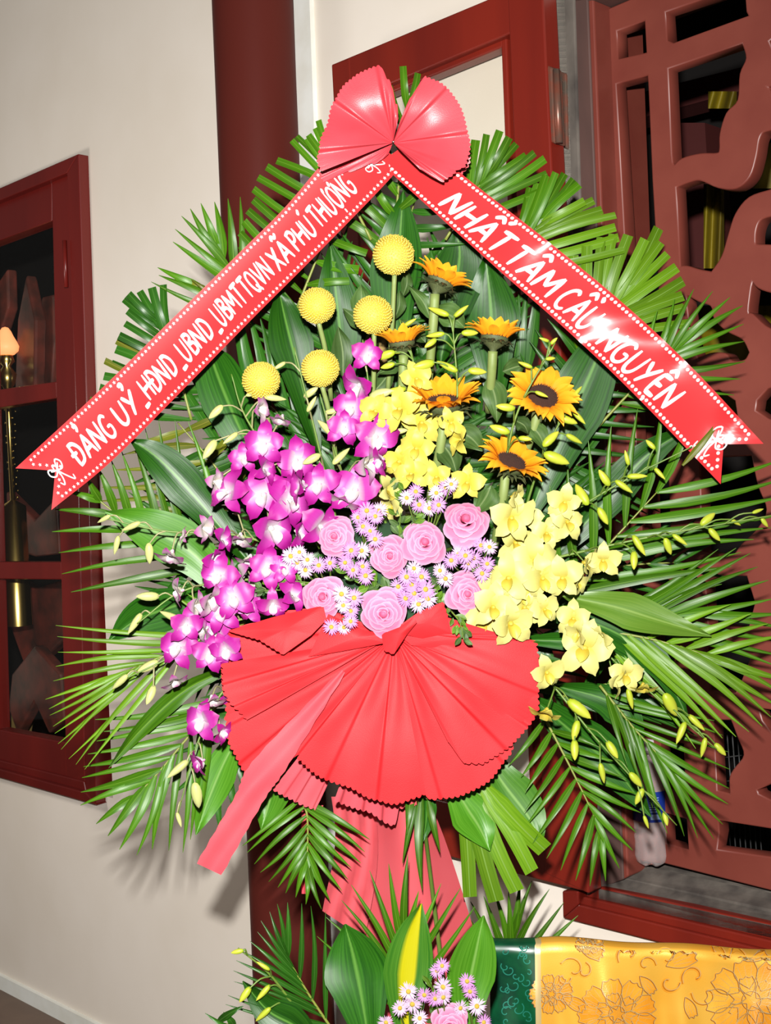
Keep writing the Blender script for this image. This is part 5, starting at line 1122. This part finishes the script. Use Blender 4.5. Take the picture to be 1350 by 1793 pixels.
DIA = {'acute': [[(.3, 1.18), (.52, 1.4)]], 'grave': [[(.52, 1.18), (.3, 1.38)]], 'circ': [[(.12, 1.14), (.36, 1.34), (.6, 1.14)]], 'tilde': [[(.08, 1.16), (.25, 1.32), (.42, 1.2), (.62, 1.36)]],
       'hook': [[(.26, 1.4), (.44, 1.46), (.46, 1.32), (.34, 1.16)]], 'dot': [[(.26, -.24), (.32, -.25), (.40, -.26)]], 'horn': [[(.62, .95), (.78, 1.14)]], 'bar': [[(-.12, .54), (.36, .56)]]}
def up(s, dy, dx=0): return [[(x + dx, y + dy) for x, y in st_] for st_ in s]
GL = {'Đ': ('D', ['bar']), 'Ả': ('A', ['hook']), 'Ỷ': ('Y', ['hook']), 'Ã': ('A', ['tilde']), 'Ú': ('U', ['acute']), 'Ư': ('U', ['horn']), 'Ợ': ('O', ['horn', 'dot']), 'Â': ('A', ['circ']), 'Ấ': ('A', ['circ', 'acute2']), 'Ầ': ('A', ['circ', 'grave2']), 'Ệ': ('E', ['circ', 'dot']), 'Ễ': ('E', ['circ', 'tilde2'])}
DIA['acute2'] = up(DIA['acute'], .1, .38); DIA['grave2'] = up(DIA['grave'], .05, .42); DIA['tilde2'] = up(DIA['tilde'], .22)
class Ribbon:
    def __init__(s, top, bot, dfn):
        s.t = [polyat(spline(top, 80), i / 60) for i in range(61)]; s.b = [polyat(spline(bot, 80), i / 60) for i in range(61)]; s.d = dfn
    def px(s, u_, v_):   # v 0 = bottom edge, 1 = top edge
        f = max(0, min(.99999, u_)) * 60; i = int(f); k_ = f - i
        tx, ty = (s.t[i][j] + (s.t[i + 1][j] - s.t[i][j]) * k_ for j in (0, 1)); bx, by = (s.b[i][j] + (s.b[i + 1][j] - s.b[i][j]) * k_ for j in (0, 1))
        return bx + (tx - bx) * v_, by + (ty - by) * v_
    def p(s, u_, v_, lift=0.0):
        x, y = s.px(u_, v_); return P(x, y, s.d(u_, v_) - lift)
def stroke_quads(mb, rb, pts, w0, place, tail=.6):
    "brush stroke: ribbon of quads following pts, mapped by place(x, y) -> (u, v)"
    n = max(3, 3 * len(pts)); cs = spline(pts, n)
    vs = []
    for i, (x, y) in enumerate(cs):
        a, b = cs[max(0, i - 1)], cs[min(n, i + 1)]; dx, dy = b[0] - a[0], b[1] - a[1]; L = math.hypot(dx, dy) + 1e-9
        t = i / n; w = w0 * (1 - (1 - tail) * abs(t - .35) ) * .5
        if i in (0, n): w *= .7
        for s in (-1, 1):
            u_, v_ = place(x - dy / L * w * s, y + dx / L * w * s); vs.append(rb.p(u_, v_, .0009))
    mb.add(vs, [(2 * i, 2 * i + 1, 2 * i + 3, 2 * i + 2) for i in range(n)])
def write(mb, rb, text, u0, u1, v0, v1, hw, flip=False):
    "text between u0..u1; v0 baseline, v1 cap line"
    tot = 0; items = []
    for ch in text:
        base, dia = GL.get(ch, (ch, [])); wd, st_ = FONT[base]; items.append((tot, wd, base, st_ + [q for d_ in dia for q in DIA[d_]])); tot += wd + .16
    tot -= .16
    for x0_, wd, base, st_ in items:
        for pts in st_:
            pl = lambda x, y: (u0 + (u1 - u0) * (x0_ + x + .10 * y) / tot, v0 + (v1 - v0) * y)
            stroke_quads(mb, rb, pts, hw if len(pts) < 6 else hw * .9, pl)
def flower_dot(mb, rb, u_, v_, ru, rv, kind):
    vs = [rb.p(u_, v_, .001)]; n = 10
    for i in range(n):
        a = 2 * pi * i / n; k_ = 1 if (kind == 'dot' or i % 2 == 0) else .5
        vs.append(rb.p(u_ + ru * k_ * cos(a), v_ + rv * k_ * sin(a), .0009))
    mb.add(vs, [(0, 1 + i, 1 + (i + 1) % n) for i in range(n)])
def bow_print(mb, rb, place):
    for pts in [[(0, 0), (-.35, .3), (-.5, .1), (-.3, -.12), (0, 0)], [(0, 0), (.35, .35), (.5, .12), (.3, -.1), (0, 0)], [(0, .0), (.12, -.4), (.3, -.8), (.42, -.62)], [(0, 0), (-.1, -.35), (-.32, -.6), (-.42, -.4)], [(-.1, .12), (0, .3), (.12, .12), (0, -.08), (-.1, .12)], [(-.3, .18), (-.1, .05)], [(.1, .05), (.34, .2)]]:
        stroke_quads(mb, rb, pts, .075, place, .9)
def build_ribbon(rb, label, forku, words, cap, hw, dotkind, bows, length, width):
    # rb: u from the forked tail (0) to the knot (1) or reverse (forku = 0 or 1)
    e = empty('printed_ribbon', rb.p(.5, .5), label, 'ribbon'); o = e.location.copy()
    NU, NV = 90, 12
    def f(u_, v_):
        # fork cut: notch depth
        nd_ = (1 - abs(2 * v_ - 1)) * .058
        if forku == 0: uu = nd_ + u_ * (1 - nd_)
        else: uu = u_ * (1 - nd_)
        return rb.p(uu, v_)
    mb = MB(); mb.grid(f, NU, NV); obj('ribbon_band', mb.mesh('ribbon_band', M['ribbon'], o), e)
    mb = MB(); asp = length / width
    for (txt, ua, ub, va, vb) in words: write(mb, rb, txt, ua, ub, va, vb, hw)
    obj('lettering', mb.mesh('lettering', M['print'], o), e, label='white hand-brushed capital letters')
    mb = MB(); ru = 3.1 / length; rv = 3.1 / width; n = int(length / 8.6)
    for i in range(n):
        u_ = (i + .5) / n
        for v_ in (.075, .925):
            lim = .012 + .02
            if (forku == 0 and u_ < lim) or (forku == 1 and u_ > 1 - lim): continue
            flower_dot(mb, rb, u_, v_, ru, rv, dotkind)
    for i in range(1, 5):
        for s in (0, 1):
            v_ = .08 + .42 * i / 5 * 1.0; v_ = v_ if s == 0 else 1 - v_
            uu = (1 - abs(2 * v_ - 1)) * .058 + .014
            flower_dot(mb, rb, uu if forku == 0 else 1 - uu, v_, ru, rv, dotkind)
    uu = .058 + .014; flower_dot(mb, rb, uu if forku == 0 else 1 - uu, .5, ru, rv, dotkind)
    obj('printed_border', mb.mesh('printed_border', M['print'], o), e, kind='stuff', label='row of small white printed blossoms along the edge')
    for (bu, bv, su, sv, an) in bows:
        mb = MB(); bow_print(mb, rb, lambda x, y: (bu + su * (x * cos(an) - y * sin(an)), bv + sv * (x * sin(an) + y * cos(an))))
        obj('printed_bow', mb.mesh('printed_bow', M['print'], o), e, label='small white printed bow emblem')
    return e
Lr = Ribbon([(27, 820), (170, 688), (300, 560), (430, 432), (500, 362), (590, 258), (640, 228)], [(90, 893), (190, 812), (300, 703), (440, 560), (560, 440), (683, 313), (700, 285)],
            lambda u_, v_: 1.73 - .014 * u_ + .006 * (1 - math.exp(-u_ / .06)) - .003 * sin(v_ * pi) + .003 * sin(u_ * 9 + 1) * u_ - (v_ - .5) * (.034 - .021 * math.exp(-(u_ / .06) ** 2)))
lu = lambda px: px / 880.0
build_ribbon(Lr, 'red satin ribbon sloping down-left, lettered DANG UY HDND UBND', 0, [
    ('ĐẢNG', .104, .205, .27, .68), ('UỶ', .222, .276, .27, .66), ('_HĐND', .282, .383, .27, .67), ('_UBND', .390, .487, .27, .67), ('_UBMTTQVN', .494, .660, .27, .68), ('XÃ', .670, .714, .25, .67), ('PHÚ', .724, .782, .27, .66), ('THƯỢNG', .790, .900, .27, .68)],
    30, .20, 'star', [(.062, .48, .036, .42, .2), (.955, .40, .03, .3, .6)], 857, 86)
Rr = Ribbon([(735, 235), (800, 298), (950, 415), (1090, 530), (1210, 642), (1337, 777)], [(665, 285), (720, 335), (870, 470), (1000, 585), (1110, 690), (1262, 848)],
            lambda u_, v_: 1.716 - .0232 * u_ - .002 * sin(v_ * pi) + .001 * sin(u_ * 25 + .4) - (v_ - .5) * (.0386 - .031 * math.exp(-((u_ - .595 - .05 * (v_ - .5)) / .05) ** 2) - .017 * math.exp(-((u_ - .37) / .03) ** 2) - .012 * math.exp(-((u_ - .75) / .03) ** 2) - .028 * math.exp(-((u_ - .925) / .03) ** 2)))
build_ribbon(Rr, 'red satin ribbon sloping down-right, lettered NHAT TAM CAU NGUYEN', 1, [
    ('NHẤT', .150, .312, .17, .66), ('TÂM', .328, .452, .18, .66), ('CẦU', .470, .560, .18, .66), ('NGUYỆN', .598, .800, .16, .62)],
    42, .20, 'dot', [(.925, .46, -.045, .5, .3)], 815, 92)
# single leaflet lying over the right ribbon
mb = MB()
e = empty('loose_leaflet', P(1200, 800, 1.70), 'olive palm leaflet lying across the lower end of the right ribbon', 'leaf'); o = e.location.copy()
leaflet((1195, 815), (1275, 715), 1.70, 1.70, 12, M['frond_o'], o, e, False, .02, 0, 'leaf_blade')

#=============================================================== WATER BOTTLE
pb = W(1142, 1513, -0.055); 
bt = empty('water_bottle', pb, 'clear plastic water bottle with a blue label standing on the window sill', 'bottle')
prof = [(0.001, 0.004), (0.02, 0.0), (0.029, 0.006), (0.0315, 0.02), (0.0300, 0.045), (0.0318, 0.052), (0.0305, 0.058), (0.0318, 0.066), (0.0310, 0.072), (0.0322, 0.080), (0.0322, 0.135), (0.031, 0.142), (0.032, 0.150), (0.027, 0.168), (0.016, 0.188), (0.0125, 0.196), (0.0125, 0.206)]
mb = MB(); n = 40; vs = []; uv = []
for k, (r, z) in enumerate(prof):
    for i in range(n):
        a = 2 * pi * i / n; rr_ = r * (1 - (.10 * max(0, cos(a * 5)) ** 2 if z < .042 else 0)); zz = z + (.005 * (0.5 - .5 * cos(a * 5)) if z < .01 else 0)
        vs.append(Vector((rr_ * cos(a), rr_ * sin(a), zz))); uv.append((i / n, k / 16))
mb.add(vs, [(k * n + i, k * n + (i + 1) % n, (k + 1) * n + (i + 1) % n, (k + 1) * n + i) for k in range(len(prof) - 1) for i in range(n)], uv)
obj('bottle_body', mb.mesh('bottle_body', M['bottle']), bt)
mb = MB(); mb.lathe([(0.0329, 0.082), (0.0331, 0.084), (0.0331, 0.133), (0.0329, 0.135)], Vector((0, 0, 0)), 40); obj('bottle_label', mb.mesh('bottle_label', M['label']), bt, label='blue wrap label')
mb = MB()
for (z0_, z1_, a0_, a1_) in [(.087, .096, -.25, .3)] + [(.1 + .004 * k_, .1015 + .004 * k_, -.28, .22) for k_ in range(7)]:
    fw = (CAM - pb); th0 = atan2(fw.y, fw.x)
    mb.grid(lambda u_, v_: Vector((.0333 * cos(th0 + a0_ + (a1_ - a0_) * u_ + .25), .0333 * sin(th0 + a0_ + (a1_ - a0_) * u_ + .25), z0_ + (z1_ - z0_) * v_)), 8, 1)
obj('label_print', mb.mesh('label_print', M['labeltxt']), bt, label='small pale printed lines')
mb = MB(); mb.lathe([(0.001, .222), (0.0135, .222), (0.0145, .219), (0.0145, .205), (0.0125, .203)], Vector((0, 0, 0)), 28); obj('bottle_cap', mb.mesh('bottle_cap', M['cap']), bt)

#=============================================================== BROCADE CLOTH
dc = 1.87
cl = empty('brocade_cloth', P(1100, 1793, dc) , 'golden yellow brocade cloth with peony pattern and green edge draped at bottom right', 'cloth'); oB2 = cl.location.copy()
def cloth_pt(x, t):
    "t: 0 back of the top, .25 front edge, 1 bottom"
    ytop = 1640 + max(0, (x - 980)) * .055 + 2 * sin(x * .03)
    if t < .25:
        k_ = t / .25
        if k_ < .6:
            q = P(x, ytop + 10, dc + .034); return q - Vector((0, 0, (.6 - k_) * .5))
        a = (k_ - .6) / .4 * pi
        c_ = P(x, ytop + 14, dc + .017)
        return c_ + F * (.017 * cos(a)) + U * (.0105 * sin(a))
    k_ = (t - .25) / .75
    y = ytop + 14 + k_ * 520
    return P(x + 6 * k_, y, dc + .006 * sin(x * .045 + k_ * 2.5) * min(1, k_ * 6) + .008 * sin(x * .017 + k_) * min(1, k_ * 6) + .004 * sin(x * .1 - k_ * 6) * min(1, k_ * 4))
mb = MB(); mb.grid(lambda u_, v_: cloth_pt(944 + 450 * u_, v_), 90, 40); obj('gold_panel', mb.mesh('gold_panel', M['goldsatin'], oB2), cl)
mb = MB(); mb.grid(lambda u_, v_: cloth_pt(857 + 82 * u_, v_), 24, 40); obj('green_edge', mb.mesh('green_edge', M['greenb'], oB2), cl, label='dark green brocade edging with swirls')
mb = MB(); mb.grid(lambda u_, v_: cloth_pt(936 + 10 * u_, v_) - F * .003, 3, 40); obj('piping', mb.mesh('piping', M['thread'], oB2), cl, label='thin gold woven piping')
def CF(x, y, lift=.0012):
    ytop = 1640 + max(0, (x - 980)) * .055 + 2 * sin(x * .03) + 14; k_ = max(0, (y - ytop) / 520)
    t = .25 + .75 * k_
    if y < ytop:
        q = max(0, min(1, (ytop - y) / 14)); t = .25 * (.6 + .4 * (1 - math.asin(q) / pi))
    x2 = x - 6 * k_
    return cloth_pt(x2, t) - F * lift
mot = MB(); thr = MB(); dk = MB()
def line(mb_, pts, w=1.2, closed=False, lift=.002):
    n_ = len(pts) * 4; cs = spline(pts + ([pts[0]] if closed else []), n_)
    vs = []
    for i, (x, y) in enumerate(cs):
        a, b = cs[max(0, i - 1)], cs[min(n_, i + 1)]; dx, dy = b[0] - a[0], b[1] - a[1]; L = math.hypot(dx, dy) + 1e-9
        for s in (-.5, .5): vs.append(CF(x - dy / L * w * s, y + dx / L * w * s, lift))
    mb_.add(vs, [(2 * i, 2 * i + 1, 2 * i + 3, 2 * i + 2) for i in range(n_)])
def fillpoly(pts, lift=.0012):
    cs = spline(pts + [pts[0]], len(pts) * 3)[:-1]; c = (sum(p_[0] for p_ in cs) / len(cs), sum(p_[1] for p_ in cs) / len(cs)); m_ = len(cs)
    vs = [CF(c[0], c[1], lift)] + [CF((x + c[0]) / 2, (y + c[1]) / 2, lift) for x, y in cs] + [CF(x, y, lift) for x, y in cs]
    mot.add(vs, [(0, 1 + i, 1 + (i + 1) % m_) for i in range(m_)] + [(1 + i, 1 + m_ + i, 1 + m_ + (i + 1) % m_, 1 + (i + 1) % m_) for i in range(m_)])
    line(dk, cs[::2], 1.6, True, .0016); line(thr, [(x + .8, y - .8) for x, y in cs[::2]], .9, True, .0021)
def ppetal(cx0, cy0, ang, L, Wd):
    ca, sa = cos(ang), sin(ang); pts = []
    for t, w in ((0, .1), (.3, .75), (.6, 1), (.82, .85), (.95, .75), (.9, .35), (1.0, 0), (.9, -.35), (.95, -.75), (.82, -.85), (.6, -1), (.3, -.75)):
        pts.append((cx0 + ca * L * t - sa * Wd * .5 * w, cy0 + sa * L * t + ca * Wd * .5 * w))
    fillpoly(pts, .0012 + rnd.uniform(0, .0004))
    for k_ in range(3):
        s = (k_ - 1) * .3; line(thr, [(cx0 + ca * L * .25 - sa * Wd * s * .5, cy0 + sa * L * .25 + ca * Wd * s * .5), (cx0 + ca * L * .8 - sa * Wd * s, cy0 + sa * L * .8 + ca * Wd * s)], .6, False, .0022)
def peony(cx0, cy0, s):
    for k_ in range(9): a = -pi + k_ * 2 * pi / 9; ppetal(cx0 + cos(a) * s * .35, cy0 + sin(a) * s * .25, a, s * .62, s * .5)
    fillpoly([(cx0 + cos(k_ * pi / 4) * s * .2, cy0 + sin(k_ * pi / 4) * s * .2) for k_ in range(8)], .001)
    for k_ in range(6): a = k_ * pi / 3 + .3; ppetal(cx0 + cos(a) * s * .12, cy0 + sin(a) * s * .1, a, s * .42, s * .34)
def swirl(x, y, s, a0_, dirn=1):
    pts = [(x + s * (1 - k_ / 11) * cos(a0_ + dirn * k_ * .52), y + s * (1 - k_ / 11) * sin(a0_ + dirn * k_ * .52)) for k_ in range(10)]
    line(mot, pts, 7, False, .0012); line(dk, pts, 1.4, False, .0017); line(thr, [(p_[0] + 2, p_[1] - 2) for p_ in pts], 1, False, .002)
peony(1080, 1775, 72); peony(1315, 1752, 84); peony(965, 1740, 40); peony(1030, 1648, 26)
for a in [(1100, 1672, 22, 2.5, 1), (1130, 1690, 18, 0, -1), (1165, 1676, 26, 3.4, 1), (1290, 1672, 22, 2.8, 1), (1250, 1660, 16, 1, -1), (1002, 1698, 24, 3.6, 1), (985, 1712, 14, 0, 1), (1215, 1710, 24, 2.6, 1), (1235, 1740, 26, 3.2, -1), (1170, 1720, 20, 0, 1), (1020, 1700, 16, 5, 1), (1345, 1690, 20, 4, 1)]: swirl(*a)
for (x, y, a, L, w_) in [(1165, 1690, -.35, 58, 30), (1010, 1650, .5, 52, 26), (1120, 1708, .9, 40, 20), (985, 1745, .5, 46, 22), (1300, 1680, -.3, 44, 20), (1200, 1745, 1.2, 40, 20)]: ppetal(x, y, a, L, w_)
obj('woven_peonies', mot.mesh('woven_peonies', M['motif'], oB2), cl, kind='stuff', label='woven golden peonies and leaves')
obj('gold_outlines', thr.mesh('gold_outlines', M['thread'], oB2), cl, kind='stuff')
obj('brown_outlines', dk.mesh('brown_outlines', M['threaddk'], oB2), cl, kind='stuff')
gm = MB()
for k_ in range(26):
    x = rnd.uniform(866, 930); y = 1655 + (k_ / 26) * 138; s = rnd.uniform(6, 13); a0_ = rnd.uniform(0, 6); dr = rnd.choice((-1, 1))
    line(gm, [(x + s * (1 - j / 11) * cos(a0_ + dr * j * .55), y + s * (1 - j / 11) * sin(a0_ + dr * j * .55)) for j in range(10)], 1.8, False, .0014)
obj('green_swirls', gm.mesh('green_swirls', M['greenm'], oB2), cl, kind='stuff')
# rail under the cloth
r0_, r1_ = P(862, 1656, dc + .017), P(1392, 1679, dc + .017)
ra = empty('hanging_rail', Vector((r0_.x, r0_.y, 0)), 'thin wooden rail on two posts carrying the golden brocade cloth', 'rail')
mb = MB(); mb.tube([r0_, r1_], .008, n=10); obj('rail_bar', mb.mesh('rail_bar', M['wood'], ra.location), ra)
for q in (r0_ + (r1_ - r0_) * .12, r1_ - (r1_ - r0_) * .05):
    mb = MB(); mb.tube([q, Vector((q.x, q.y, 0))], .008, n=8); obj('post', mb.mesh('post', M['wood'], ra.location), ra)
# planter holding the lower arrangement
pp = P(720, 1793, 1.66)
mb = MB(); mb.lathe([(0.001, 0), (.09, 0), (.10, .02), (.12, .45), (.115, pp.z - .12), (.13, pp.z - .1), (.11, pp.z - .1), (.001, pp.z - .13)], Vector((0, 0, 0)), 28)
obj('flower_pedestal', mb.mesh('flower_pedestal', M['foam']), loc=Vector((pp.x, pp.y, 0)), label='green pedestal holding the lower flower arrangement, below the frame', cat='pedestal')
